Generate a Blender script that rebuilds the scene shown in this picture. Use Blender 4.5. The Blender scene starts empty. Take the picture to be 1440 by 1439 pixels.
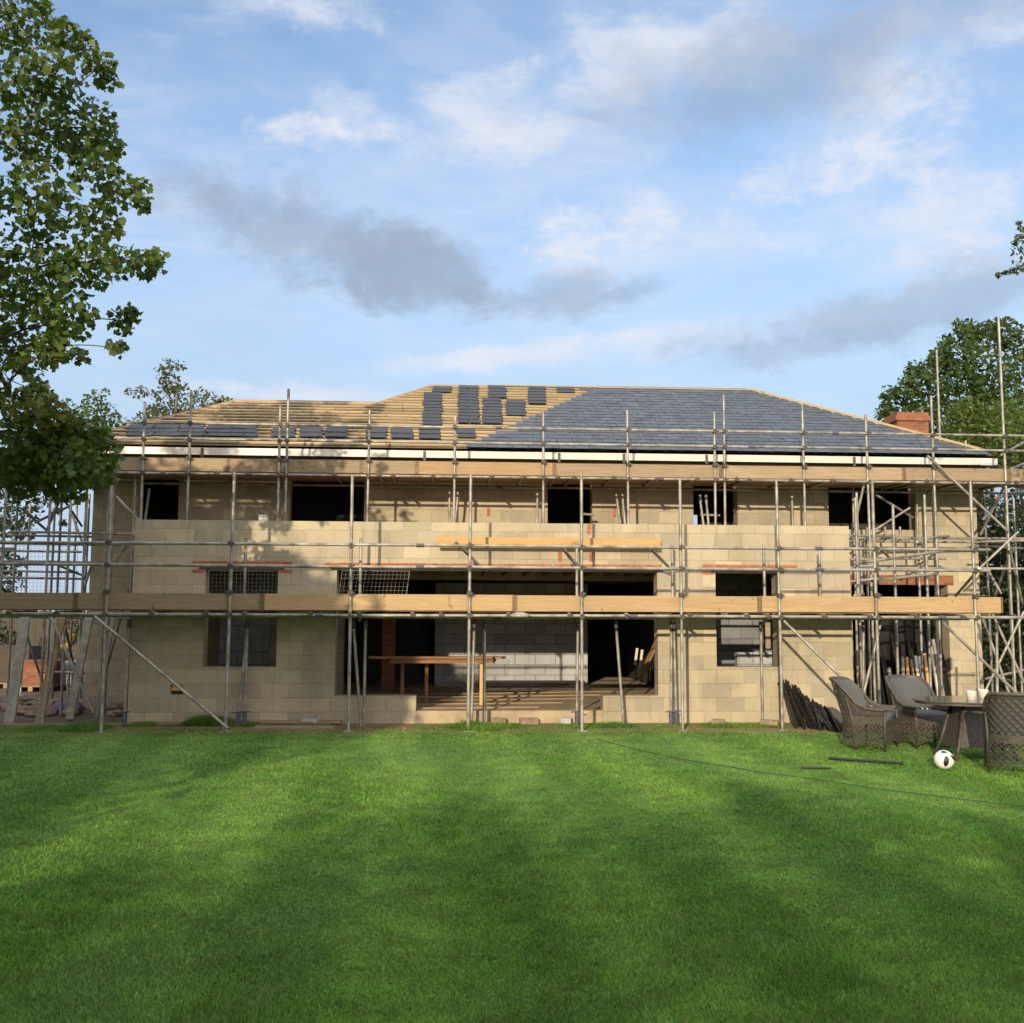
import bpy, math, random
import numpy as np
from mathutils import Vector, Matrix
R = math.radians
rnd = random.Random(7)
rng = np.random.default_rng(11)
S = bpy.context.scene
COL = S.collection

# ------------------------------------------------------------------ camera
F = 1430.0; CX, CY = 720.0, 719.5; EYE = 1.82
YAW, PITCH, ROLL = R(3.5), R(5.69), R(0.23)
cam_pos = Vector((0, 0, EYE))
fw = Vector((math.sin(YAW)*math.cos(PITCH), math.cos(YAW)*math.cos(PITCH), math.sin(PITCH)))
rt0 = Vector((math.cos(YAW), -math.sin(YAW), 0))
up0 = rt0.cross(fw)
rt = rt0*math.cos(ROLL) + up0*math.sin(ROLL)
up = up0*math.cos(ROLL) - rt0*math.sin(ROLL)
cd = bpy.data.cameras.new('camera'); cam = bpy.data.objects.new('camera', cd); COL.objects.link(cam)
cd.sensor_width = 36; cd.lens = 36*F/1440; cd.clip_start = .1; cd.clip_end = 3000
cam.matrix_world = Matrix(((rt.x, up.x, -fw.x, 0), (rt.y, up.y, -fw.y, 0), (rt.z, up.z, -fw.z, EYE), (0, 0, 0, 1)))
S.camera = cam

def ray(px, py): return fw + rt*((px-CX)/F) - up*((py-CY)/F)
def at(px, py, Y):                      # survey helper: the point of the vertical plane Y seen at a photo pixel
    d = ray(px, py); return cam_pos + d*(Y/d.y)
def ground(px, py, z=0.0):
    d = ray(px, py); return cam_pos + d*((z-EYE)/d.z)
def on_plane(px, py, p0, n):
    d = ray(px, py); return cam_pos + d*((p0-cam_pos).dot(n)/d.dot(n))
def xat(px, Y, py=860): return at(px, py, Y).x
def zat(py, Y, px=720): return at(px, py, Y).z

# ------------------------------------------------------------------ mesh helpers
def origin_of(o):
    v = Vector((0, 0, 0))
    while o is not None:
        v += o.location; o = o.parent
    return v
class MB:
    def __init__(s): s.v = []; s.f = []; s.sm = []
    def add(s, vs, fs, smooth=False):
        b = len(s.v); s.v += [tuple(p) for p in vs]
        for f in fs: s.f.append([b+i for i in f]); s.sm.append(smooth)
        return s
    def box(s, x0, x1, y0, y1, z0, z1):
        return s.add([(x0,y0,z0),(x1,y0,z0),(x1,y1,z0),(x0,y1,z0),(x0,y0,z1),(x1,y0,z1),(x1,y1,z1),(x0,y1,z1)],
                     [(0,3,2,1),(4,5,6,7),(0,1,5,4),(1,2,6,5),(2,3,7,6),(3,0,4,7)])
    def obox(s, c, ax, ay, az):          # centre and three half-axis vectors
        c = Vector(c); ax, ay, az = Vector(ax), Vector(ay), Vector(az)
        vs = [c+sx*ax+sy*ay+sz*az for sz in (-1,1) for sx, sy in ((-1,-1),(1,-1),(1,1),(-1,1))]
        return s.add(vs, [(0,3,2,1),(4,5,6,7),(0,1,5,4),(1,2,6,5),(2,3,7,6),(3,0,4,7)])
    def bar(s, p0, p1, w, t, side=None):  # rectangular bar between two points
        p0, p1 = Vector(p0), Vector(p1); d = (p1-p0); L = d.length; d.normalize()
        sd = Vector(side) if side else (Vector((0,0,1)) if abs(d.z) < .9 else Vector((1,0,0)))
        a = (sd - d*sd.dot(d)).normalized(); b = d.cross(a)
        return s.obox((p0+p1)/2, d*(L/2), a*(w/2), b*(t/2))
    def tube(s, p0, p1, r, n=10, r1=None, caps=True):
        p0, p1 = Vector(p0), Vector(p1); d = (p1-p0).normalized()
        a = d.orthogonal().normalized(); b = d.cross(a); r1 = r if r1 is None else r1
        A = [p0+(a*math.cos(2*math.pi*i/n)+b*math.sin(2*math.pi*i/n))*r for i in range(n)]
        B = [p1+(a*math.cos(2*math.pi*i/n)+b*math.sin(2*math.pi*i/n))*r1 for i in range(n)]
        s.add(A+B, [(i, (i+1)%n, n+(i+1)%n, n+i) for i in range(n)], True)
        if caps: s.add(A, [tuple(range(n-1,-1,-1))]); s.add(B, [tuple(range(n))])
        return s
    def path(s, pts, rs, n=8):
        pts = [Vector(p) for p in pts]
        if not hasattr(rs, '__len__'): rs = [rs]*len(pts)
        vs = []; a = None
        for i, p in enumerate(pts):
            d = (pts[min(i+1, len(pts)-1)]-pts[max(i-1, 0)]).normalized()
            a = d.orthogonal().normalized() if a is None else (a-d*a.dot(d)).normalized()
            b = d.cross(a)
            vs += [p+(a*math.cos(2*math.pi*k/n)+b*math.sin(2*math.pi*k/n))*rs[i] for k in range(n)]
        fs = [(i*n+k, i*n+(k+1)%n, (i+1)*n+(k+1)%n, (i+1)*n+k) for i in range(len(pts)-1) for k in range(n)]
        fs += [tuple(range(n-1,-1,-1)), tuple((len(pts)-1)*n+k for k in range(n))]
        return s.add(vs, fs, True)
    def lathe(s, c, prof, n=24):
        c = Vector(c); vs = []
        for r, z in prof: vs += [c+Vector((r*math.cos(2*math.pi*k/n), r*math.sin(2*math.pi*k/n), z)) for k in range(n)]
        fs = [(i*n+k, i*n+(k+1)%n, (i+1)*n+(k+1)%n, (i+1)*n+k) for i in range(len(prof)-1) for k in range(n)]
        return s.add(vs, fs, True)
    def wall(s, x0, x1, z0, z1, y0, y1, holes):   # wall along X with rectangular holes (x0,x1,z0,z1), no inner faces
        xs = sorted({x0, x1} | {min(max(h[i], x0), x1) for h in holes for i in (0,1)})
        zs = sorted({z0, z1} | {min(max(h[i], z0), z1) for h in holes for i in (2,3)})
        nx, nz = len(xs)-1, len(zs)-1
        def solid(i, k):
            if i < 0 or k < 0 or i >= nx or k >= nz: return False
            cx, cz = (xs[i]+xs[i+1])/2, (zs[k]+zs[k+1])/2
            return not any(h[0] < cx < h[1] and h[2] < cz < h[3] for h in holes)
        for i in range(nx):
            for k in range(nz):
                if not solid(i, k): continue
                a, b, c, d = xs[i], xs[i+1], zs[k], zs[k+1]
                s.add([(a,y0,c),(b,y0,c),(b,y0,d),(a,y0,d)], [(0,1,2,3)])
                s.add([(a,y1,c),(b,y1,c),(b,y1,d),(a,y1,d)], [(3,2,1,0)])
                if not solid(i-1,k): s.add([(a,y0,c),(a,y0,d),(a,y1,d),(a,y1,c)], [(0,1,2,3)])
                if not solid(i+1,k): s.add([(b,y0,c),(b,y0,d),(b,y1,d),(b,y1,c)], [(3,2,1,0)])
                if not solid(i,k-1): s.add([(a,y0,c),(b,y0,c),(b,y1,c),(a,y1,c)], [(3,2,1,0)])
                if not solid(i,k+1): s.add([(a,y0,d),(b,y0,d),(b,y1,d),(a,y1,d)], [(0,1,2,3)])
        return s
    def build(s, name, m, parent=None):
        me = bpy.data.meshes.new(name); o0 = origin_of(parent)
        me.from_pydata([(x-o0.x, y-o0.y, z-o0.z) for x, y, z in s.v], [], s.f)
        me.polygons.foreach_set('use_smooth', s.sm)
        me.materials.append(m); me.update()
        o = bpy.data.objects.new(name, me); COL.objects.link(o); o.parent = parent
        return o
def tag(o, label=None, cat=None, group=None, kind=None):
    if label: o['label'] = label
    if cat: o['category'] = cat
    if group: o['group'] = group
    if kind: o['kind'] = kind
    return o
def thing(name, loc, label, cat, group=None, rz=0):
    o = bpy.data.objects.new(name, None); o.empty_display_size = .2
    COL.objects.link(o); o.location = loc; o.rotation_euler = (0, 0, rz)
    return tag(o, label, cat, group)
def dup(root, loc, rz, label):
    def cp(o, par):
        c = o.copy(); COL.objects.link(c); c.parent = par
        for ch in list(o.children): cp(ch, c)
        return c
    r = cp(root, None); r.location = loc; r.rotation_euler = (0, 0, rz); r['label'] = label
    return r
def bulk(name, V, k, m, parent=None, smooth=False):      # V: (n*k,3) array, polygons of k vertices
    n = len(V)//k; me = bpy.data.meshes.new(name); o0 = origin_of(parent)
    V = np.asarray(V, np.float32) - np.array(o0, np.float32)
    me.vertices.add(n*k); me.vertices.foreach_set('co', V.ravel())
    me.loops.add(n*k); me.loops.foreach_set('vertex_index', np.arange(n*k, dtype=np.int32))
    me.polygons.add(n); me.polygons.foreach_set('loop_start', np.arange(0, n*k, k, dtype=np.int32))
    me.update(calc_edges=True); me.materials.append(m)
    o = bpy.data.objects.new(name, me); COL.objects.link(o); o.parent = parent
    return o

# ------------------------------------------------------------------ materials
class NT:
    def __init__(s, nt): s.t = nt; s.n = nt.nodes; s.l = nt.links
    def new(s, kind, **kw):
        n = s.n.new(kind)
        for k, v in kw.items(): setattr(n, k, v)
        return n
    def put(s, sock, v):
        if v is None: return
        if isinstance(v, bpy.types.NodeSocket): s.l.new(v, sock)
        else:
            if isinstance(v, (tuple, list)) and len(v) == 3 and sock.type == 'RGBA': v = (*v, 1)
            sock.default_value = v
    def math(s, op, a, b=None, c=None, clamp=False):
        n = s.new('ShaderNodeMath', operation=op, use_clamp=clamp)
        s.put(n.inputs[0], a); s.put(n.inputs[1], b); s.put(n.inputs[2], c); return n.outputs[0]
    def mix(s, fac, a, b, blend='MIX'):
        n = s.new('ShaderNodeMix', data_type='RGBA', blend_type=blend)
        s.put(n.inputs[0], fac); s.put(n.inputs[6], a); s.put(n.inputs[7], b); return n.outputs[2]
    def noise(s, vec, scale, detail=3, rough=.55, dist=0):
        n = s.new('ShaderNodeTexNoise'); s.put(n.inputs['Vector'], vec); n.inputs['Scale'].default_value = scale
        n.inputs['Detail'].default_value = detail; n.inputs['Roughness'].default_value = rough; n.inputs['Distortion'].default_value = dist
        return n.outputs[0]
    def ramp(s, fac, lo, hi, a=0.0, b=1.0):
        n = s.new('ShaderNodeMapRange', interpolation_type='SMOOTHSTEP'); s.put(n.inputs[0], fac)
        n.inputs[1].default_value = lo; n.inputs[2].default_value = hi; n.inputs[3].default_value = a; n.inputs[4].default_value = b
        return n.outputs[0]
    def mapping(s, vec, scale=(1,1,1)):
        n = s.new('ShaderNodeMapping'); s.put(n.inputs[0], vec); n.inputs['Scale'].default_value = scale; return n.outputs[0]
    def xyz(s, vec):
        n = s.new('ShaderNodeSeparateXYZ'); s.put(n.inputs[0], vec); return n.outputs
    def comb(s, x, y, z):
        n = s.new('ShaderNodeCombineXYZ'); s.put(n.inputs[0], x); s.put(n.inputs[1], y); s.put(n.inputs[2], z); return n.outputs[0]
    def bump(s, h, strength=.3, dist=.01):
        n = s.new('ShaderNodeBump'); s.put(n.inputs['Height'], h); n.inputs['Strength'].default_value = strength
        n.inputs['Distance'].default_value = dist; return n.outputs[0]
def newmat(name):
    m = bpy.data.materials.new(name); m.use_nodes = True
    T = NT(m.node_tree); b = m.node_tree.nodes['Principled BSDF']
    return m, T, b
def simple(name, c, rough=.6, metal=0, var=.25, scale=6, bump=0, stretch=(1,1,1), c2=None, isl=0, spec=None):
    m, T, b = newmat(name)
    co = T.new('ShaderNodeTexCoord').outputs['Object']
    v = T.mapping(co, stretch)
    n = T.noise(v, scale, 4, .6)
    f = T.ramp(n, .3, .7)
    c2 = c2 or tuple(x*(1-var) for x in c)
    col = T.mix(f, c2, c)
    if isl:
        g = T.new('ShaderNodeNewGeometry').outputs['Random Per Island']
        k = T.math('ADD', T.math('MULTIPLY', g, isl), 1-isl/2)
        hv = T.new('ShaderNodeHueSaturation'); T.put(hv.inputs['Color'], col); T.put(hv.inputs['Value'], k); col = hv.outputs[0]
    T.put(b.inputs['Base Color'], col); b.inputs['Roughness'].default_value = rough; b.inputs['Metallic'].default_value = metal
    if spec is not None: b.inputs['Specular IOR Level'].default_value = spec
    if bump: T.put(b.inputs['Normal'], T.bump(n, bump, .01))
    return m
def blockmat(name, c1, c2, mortar, bw=.45, bh=.225, ms=.006, stain=(.20,.17,.125), off=0.0, grey=None):
    m, T, b = newmat(name)
    co = T.new('ShaderNodeTexCoord').outputs['Object']
    x, y, z = T.xyz(co)
    u = T.math('ADD', T.math('ADD', x, y), off)
    vec = T.comb(u, z, 0)
    br = T.new('ShaderNodeTexBrick'); T.put(br.inputs['Vector'], vec)
    br.inputs['Scale'].default_value = 1; br.inputs['Brick Width'].default_value = bw; br.inputs['Row Height'].default_value = bh
    br.inputs['Mortar Size'].default_value = ms; br.inputs['Mortar Smooth'].default_value = .3; br.inputs['Bias'].default_value = 0
    T.put(br.inputs['Color1'], c1); T.put(br.inputs['Color2'], c2)
    n2 = T.noise(co, .9, 4, .6); n3 = T.noise(co, 60, 3, .7); n4 = T.noise(T.mapping(co, (1.2, 1.2, .25)), 2.2, 4, .6)
    row = T.math('FLOOR', T.math('DIVIDE', z, bh)); even = T.math('SUBTRACT', 1.0, T.math('FLOORED_MODULO', row, 2.0))
    colm = T.math('FLOOR', T.math('DIVIDE', T.math('ADD', u, T.math('MULTIPLY', even, bw/2)), bw))
    wn = T.new('ShaderNodeTexWhiteNoise', noise_dimensions='2D'); T.put(wn.inputs['Vector'], T.comb(colm, row, 0))
    r1, r2, r3 = T.xyz(wn.outputs['Color'])
    br.inputs['Bias'].default_value = 0
    T.put(br.inputs['Mortar'], T.mix(T.ramp(n2, .4, .6), mortar, tuple(q*.65 for q in mortar)))
    blk = T.mix(r1, c1, c2)
    blk = T.mix(T.math('MULTIPLY', T.ramp(r3, .74, .90), .55), blk, grey or tuple(q*.8 for q in c2))
    hv = T.new('ShaderNodeHueSaturation'); T.put(hv.inputs['Color'], blk); T.put(hv.inputs['Value'], T.math('ADD', T.math('MULTIPLY', r2, .20), .89)); blk = hv.outputs[0]
    blk = T.mix(T.math('MULTIPLY', T.ramp(T.noise(co, 7, 5, .7), .5, .72), .30), blk, tuple(q*.62 for q in c2))
    col = T.mix(br.outputs['Fac'], blk, T.mix(T.ramp(n2, .4, .6), mortar, tuple(q*.65 for q in mortar)))
    b2 = T.new('ShaderNodeTexBrick'); T.put(b2.inputs['Vector'], vec); b2.inputs['Scale'].default_value = 1; b2.inputs['Brick Width'].default_value = bw; b2.inputs['Row Height'].default_value = bh
    b2.inputs['Mortar Size'].default_value = ms*5; b2.inputs['Mortar Smooth'].default_value = 1
    sm = T.math('MULTIPLY', b2.outputs['Fac'], T.ramp(T.noise(co, 5, 5, .7), .48, .66))
    col = T.mix(T.math('MULTIPLY', sm, .7), col, tuple(q*1.12 for q in mortar))
    col = T.mix(T.math('MULTIPLY', T.ramp(n2, .45, .72), .42), col, stain)
    col = T.mix(T.math('MULTIPLY', T.ramp(n4, .52, .72), .35), col, tuple(q*1.12 for q in c1))
    col = T.mix(T.math('MULTIPLY', T.ramp(T.noise(T.mapping(co, (3, 3, .3)), 2.5, 4, .65), .58, .72), .35), col, tuple(q*.6 for q in stain))
    col = T.mix(.45, col, T.mix(n3, (.25,.25,.25), (.8,.8,.8)), 'OVERLAY')
    T.put(b.inputs['Base Color'], col); b.inputs['Roughness'].default_value = .92; b.inputs['Specular IOR Level'].default_value = .2
    h = T.math('SUBTRACT', T.math('MULTIPLY', n3, .35), br.outputs['Fac'])
    T.put(b.inputs['Normal'], T.bump(h, .55, .006))
    return m
def wood(name, c, c2, rand=.35):
    m, T, b = newmat(name)
    co = T.new('ShaderNodeTexCoord').outputs['Object']; ob = T.new('ShaderNodeObjectInfo').outputs['Random']
    x, y, z = T.xyz(co)
    v = T.comb(T.math('ADD', T.math('MULTIPLY', x, .5), T.math('MULTIPLY', ob, 37.0)), T.math('MULTIPLY', y, 9), T.math('MULTIPLY', z, 9))
    g = T.noise(v, 3.2, 5, .65, 1.2); kn = T.noise(T.comb(T.math('MULTIPLY', x, 1.6), y, z), 5, 2)
    col = T.mix(T.ramp(g, .3, .7), c2, c)
    col = T.mix(T.math('MULTIPLY', T.ramp(kn, .66, .74), .6), col, tuple(q*.45 for q in c2))
    isl = T.new('ShaderNodeNewGeometry').outputs['Random Per Island']
    k = T.math('ADD', T.math('MULTIPLY', T.math('FRACT', T.math('ADD', ob, isl)), rand), 1-rand*.6)
    hv = T.new('ShaderNodeHueSaturation'); T.put(hv.inputs['Color'], col); T.put(hv.inputs['Value'], k)
    T.put(b.inputs['Base Color'], hv.outputs[0]); b.inputs['Roughness'].default_value = .75
    T.put(b.inputs['Normal'], T.bump(g, .25, .004))
    return m
def leafmat(name, ca, cb, cc, trans=.42):
    m = bpy.data.materials.new(name); m.use_nodes = True; T = NT(m.node_tree)
    out = m.node_tree.nodes['Material Output']; b = m.node_tree.nodes['Principled BSDF']
    isl = T.new('ShaderNodeNewGeometry').outputs['Random Per Island']
    co = T.new('ShaderNodeTexCoord').outputs['Object']
    n = T.noise(co, .8, 2)
    col = T.mix(T.ramp(isl, 0, 1), ca, cb); col = T.mix(T.math('MULTIPLY', T.ramp(n, .5, .75), .7), col, cc)
    T.put(b.inputs['Base Color'], col); b.inputs['Roughness'].default_value = .45; b.inputs['Specular IOR Level'].default_value = .35
    tr = T.new('ShaderNodeBsdfTranslucent'); T.put(tr.inputs[0], T.mix(.5, col, (.16, .2, .02)))
    mx = T.new('ShaderNodeMixShader'); mx.inputs[0].default_value = trans
    T.l.new(b.outputs[0], mx.inputs[1]); T.l.new(tr.outputs[0], mx.inputs[2]); T.l.new(mx.outputs[0], out.inputs[0])
    return m
M = {}
M['block'] = blockmat('block_buff', (.445,.385,.275), (.375,.33,.25), (.36,.31,.225), grey=(.29,.275,.235))
M['block_grey'] = blockmat('block_grey', (.44,.455,.49), (.36,.375,.41), (.15,.155,.17), ms=.007, stain=(.25,.25,.25), off=.1)
M['block_shaded'] = blockmat('block_shaded', (.060,.060,.063), (.045,.045,.048), (.03,.03,.03), stain=(.035,.035,.035))  # blockwork darkened in colour to stand in for unlit rooms
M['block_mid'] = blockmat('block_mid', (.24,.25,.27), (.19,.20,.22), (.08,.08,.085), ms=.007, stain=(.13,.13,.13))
M['block_unlit'] = simple('unlit_blockwork', (.022,.021,.02), .95, var=.3, scale=4)  # near-black colour carries the darkness inside the house
M['brick'] = blockmat('brick_red', (.29,.11,.06), (.21,.08,.045), (.22,.18,.14), .225, .075, .005, (.25,.1,.06))
M['tile'] = simple('clay_tile_strip', (.46,.15,.07), .8, var=.5, scale=14)
M['screed'] = simple('dusty_floor', (.42,.34,.23), .9, var=.35, scale=2.5, bump=.2)
M['steel'] = simple('galvanised_tube', (.37,.36,.335), .48, .35, var=.45, scale=5, c2=(.17,.155,.135))
M['steel_dark'] = simple('coupler_steel', (.10,.09,.08), .6, .3, var=.5, scale=30)
M['prop'] = simple('prop_steel', (.30,.29,.28), .5, .3, var=.4, scale=9)
M['blue_steel'] = simple('purple_collar', (.10,.105,.16), .6, .2, var=.4, scale=30)
M['band'] = simple('rusty_hoop', (.20,.13,.075), .6, .3, var=.5, scale=30)
M['toe'] = wood('toe_board_pine', (.47,.325,.18), (.36,.24,.125))
M['toe_old'] = wood('toe_board_weathered', (.33,.25,.165), (.24,.175,.11))
M['board'] = wood('scaffold_board', (.33,.24,.15), (.22,.16,.10))
M['batten'] = wood('roof_batten', (.47,.365,.22), (.37,.275,.16), .5)
M['timber'] = wood('new_timber', (.55,.34,.15), (.46,.27,.11))
M['bench'] = wood('bench_board', (.26,.13,.06), (.18,.085,.04))
M['felt'] = simple('roof_underlay', (.13,.10,.065), .9, var=.3, scale=3)
M['slate'] = simple('roof_slate', (.072,.090,.116), .42, var=.4, scale=5, bump=.25, isl=.38, spec=.6)
M['slate_stack'] = simple('loose_slate', (.036,.041,.052), .5, var=.35, scale=5, bump=.2, isl=.3, spec=.5)
M['white'] = simple('white_fascia', (.62,.60,.56), .4, var=.10, scale=2)
M['black'] = simple('black_soffit', (.02,.02,.02), .7)
M['wire'] = simple('galvanised_wire', (.25,.245,.23), .5, .3)
M['rattan'] = simple('rattan_strand', (.082,.070,.060), .5, var=.45, scale=22)
M['cushion'] = simple('cushion_fabric', (.085,.092,.098), .9, var=.15, scale=40, bump=.15)
M['tabletop'] = simple('tinted_glass_top', (.10,.095,.085), .12, var=.1)
M['plastic_white'] = simple('white_plastic', (.78,.76,.7), .45, var=.06)
M['lamp'] = simple('dusty_lamp', (.42,.40,.34), .6, var=.45, scale=25, bump=.5)
M['ball_white'] = simple('ball_white', (.80,.80,.77), .4, var=.08, scale=12)
M['black_rubber'] = simple('black_rubber', (.012,.012,.013), .45, var=.3, scale=20)
M['blackpole'] = simple('black_painted_steel', (.022,.021,.022), .35, .2, var=.5, scale=25)
M['sheet'] = simple('black_polythene', (.006,.0055,.0055), .6, var=.3, scale=6, bump=.8, spec=.2)
M['alu'] = simple('aluminium_beam', (.33,.32,.28), .6, .1, var=.4, scale=9)
M['bark'] = simple('bark', (.10,.078,.055), .95, var=.5, scale=14, bump=.7, stretch=(1,1,.3))
M['palebark'] = simple('pale_bark', (.16,.14,.11), .95, var=.4, scale=14, bump=.5, stretch=(1,1,.3))
M['stone'] = simple('rubble', (.30,.23,.16), .95, var=.45, scale=12, bump=.5)
M['purple'] = simple('purple_bag', (.17,.12,.20), .6, var=.3)
M['yellow'] = simple('yellow_sack', (.30,.21,.03), .6, var=.3)
M['fence'] = wood('shaded_fence_wood', (.080,.060,.042), (.045,.036,.027))  # dark tone puts shade into the fence and crate wood
M['hose'] = simple('green_hose', (.012,.075,.035), .5)
M['leaf_maple'] = leafmat('maple_leaf', (.042,.085,.016), (.095,.150,.028), (.15,.155,.035))
M['leaf_dark'] = leafmat('dark_leaf', (.032,.068,.015), (.068,.115,.026), (.095,.135,.03))
M['leaf_deep'] = leafmat('deep_shade_leaf', (.010,.020,.007), (.020,.036,.010), (.03,.05,.014), .15)  # very dark green puts deep shade into the leaf colour
M['leaf_mid'] = leafmat('mid_leaf', (.035,.072,.016), (.075,.115,.026), (.10,.13,.03))
M['leaf_light'] = leafmat('light_leaf', (.06,.11,.02), (.12,.17,.035), (.12,.16,.03))
M['leaf_olive'] = leafmat('olive_leaf', (.06,.075,.025), (.11,.12,.045), (.13,.12,.05))

# ------------------------------------------------------------------ sun and sky
SUN_AZ, SUN_EL = R(17), R(14.1)       # sun stands behind the camera to the left
sd = Vector((-math.sin(SUN_AZ)*math.cos(SUN_EL), -math.cos(SUN_AZ)*math.cos(SUN_EL), math.sin(SUN_EL)))
ld = bpy.data.lights.new('sun', 'SUN'); ld.energy = 2.7; ld.angle = R(.53); ld.color = (1, .82, .56)
lo = bpy.data.objects.new('sun', ld); COL.objects.link(lo); lo.location = (-20, -40, 30)
lo.rotation_euler = (-sd).to_track_quat('-Z', 'Y').to_euler()
W = bpy.data.worlds.new('World'); S.world = W; W.use_nodes = True
T = NT(W.node_tree); bg = W.node_tree.nodes['Background']
sky = T.new('ShaderNodeTexSky', sky_type='NISHITA'); sky.sun_disc = False
sky.sun_elevation = SUN_EL; sky.sun_rotation = math.pi + SUN_AZ; sky.air_density = 1.0; sky.dust_density = .6; sky.ozone_density = 1.6
dirv = T.new('ShaderNodeTexCoord').outputs['Generated']
dx, dy, dz = T.xyz(dirv)
zc = T.math('MAXIMUM', dz, 0.0); den = T.math('ADD', zc, .16)
u = T.math('DIVIDE', dx, den); v = T.math('DIVIDE', dy, den)
az = T.math('ARCTAN2', dx, dy); el = T.math('ARCSINE', dz)
deck = T.comb(u, v, 0); ang = T.comb(T.math('MULTIPLY', az, .45), el, 0)
warp = T.noise(ang, 9, 4, .6); warp2 = T.noise(T.comb(az, el, 3.0), 7, 4, .6)
veil = T.ramp(T.noise(deck, .75, 6, .62, .6), .38, .72)
veil = T.math('MULTIPLY', veil, .62)
streak = T.ramp(T.noise(T.comb(T.math('ADD', T.math('MULTIPLY', az, 2.2), T.math('MULTIPLY', el, 2)), T.math('SUBTRACT', T.math('MULTIPLY', el, 9), T.math('MULTIPLY', az, 1.4)), 1.7), 1.2, 6, .62, .5), .5, .75)
# colours of cloud light (relative to the sky texture's radiance)
skyc = T.mix(1.0, sky.outputs[0], (1.14, 1.14, 1.17), 'MULTIPLY')
def angles(px, py):
    d = ray(px, py).normalized(); return math.atan2(d.x, d.y), math.asin(d.z)
def blob(px, py, wx, wy, tilt=0, soft=(.35, 1.1), k=1.1, w=None):
    a0, e0 = angles(px, py); sx, sy = wx/F, wy/F
    da = T.math('SUBTRACT', az, a0); de = T.math('SUBTRACT', el, e0)
    c, s_ = math.cos(tilt), math.sin(tilt)
    p = T.math('ADD', T.math('MULTIPLY', da, c/sx), T.math('MULTIPLY', de, s_/sx))
    q = T.math('ADD', T.math('MULTIPLY', da, -s_/sy), T.math('MULTIPLY', de, c/sy))
    r = T.math('SQRT', T.math('ADD', T.math('POWER', T.math('ABSOLUTE', p), 2.0), T.math('POWER', T.math('ABSOLUTE', q), 2.0)))
    r = T.math('ADD', r, T.math('MULTIPLY', T.math('SUBTRACT', w or warp2, .5), k*2))
    return T.ramp(r, soft[0], soft[1], 1, 0)
WHITE = (4.0, 4.15, 4.6); GREY = (1.72, 2.08, 2.72); PALE = (2.5, 3.2, 4.35)
skyc = T.mix(T.ramp(el, .05, .50, .95, 0), skyc, (2.2, 2.9, 3.8))
c = T.mix(veil, skyc, PALE)
c = T.mix(T.math('MULTIPLY', streak, .45), c, WHITE)
fine = T.noise(T.comb(T.math('MULTIPLY', az, .75), T.math('MULTIPLY', el, 1.5), 5.0), 24, 8, .68, .3)
puff = T.ramp(fine, .34, .66); wisp = T.noise(T.comb(T.math('ADD', az, T.math('MULTIPLY', el, .6)), T.math('MULTIPLY', el, 2.6), 9.0), 7, 7, .60, .25)
wispm = T.ramp(wisp, .36, .70); edge = T.noise(T.comb(az, T.math('MULTIPLY', el, 1.3), 2.0), 11, 9, .66, .2)
c = T.mix(T.math('MULTIPLY', wispm, .22), c, WHITE)
for (px, py, wx, wy, tl, st, tex, colr) in [
        (700, 150, 260, 60, .1, .85, wispm, WHITE), (930, 80, 260, 80, .2, .7, wispm, WHITE), (440, 188, 70, 18, 0, .9, puff, WHITE), (520, 185, 60, 14, 0, .6, puff, WHITE),
        (830, 325, 170, 62, .0, .95, puff, WHITE), (960, 330, 110, 40, .0, .6, puff, WHITE), (690, 505, 330, 20, .13, .95, wispm, WHITE), (980, 470, 380, 34, .12, .6, wispm, WHITE),
        (1290, 150, 120, 130, .5, .75, puff, WHITE), (1130, 245, 120, 36, .1, .7, puff, WHITE), (1280, 300, 170, 70, 0, .6, puff, WHITE), (1330, 370, 120, 30, 0, .6, puff, WHITE),
        (430, 12, 110, 30, 0, .7, puff, WHITE), (450, 555, 220, 22, 0, .6, wispm, WHITE), (300, 450, 180, 60, 0, .4, wispm, PALE), (1420, 30, 60, 40, 0, .6, puff, WHITE)]:
    mk = blob(px, py, wx, wy, tl, (.25, 1.2), 1.6, edge)
    c = T.mix(T.math('MULTIPLY', T.math('MULTIPLY', mk, T.math('ADD', T.math('MULTIPLY', tex, .8), .2)), st), c, colr)
for (px, py, wx, wy, tl, st) in [(430, 330, 225, 70, -.22, .66), (575, 375, 160, 66, -.1, .72), (790, 420, 160, 36, .02, .6), (900, 405, 60, 22, .2, .4),
        (320, 275, 130, 36, -.2, .4), (1040, 120, 260, 80, .1, .5), (1260, 440, 300, 50, .1, .55), (1120, 490, 200, 26, .1, .3), (1330, 20, 200, 40, 0, .3)]:
    mk = blob(px, py, wx, wy, tl, (.3, 1.12), 1.35, edge)
    c = T.mix(T.math('MULTIPLY', T.math('MULTIPLY', mk, T.ramp(fine, .25, .6, .8, 1)), st), c, GREY)
# bright cloud added overhead and behind the viewer, unseen, to lift the shade light
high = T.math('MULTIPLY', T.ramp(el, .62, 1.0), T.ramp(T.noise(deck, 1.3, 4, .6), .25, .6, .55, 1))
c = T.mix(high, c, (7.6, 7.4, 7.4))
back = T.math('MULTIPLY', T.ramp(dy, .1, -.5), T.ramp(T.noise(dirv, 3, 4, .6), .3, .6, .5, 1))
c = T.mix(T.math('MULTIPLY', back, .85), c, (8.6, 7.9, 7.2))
T.put(bg.inputs[0], c); bg.inputs[1].default_value = .116

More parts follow.
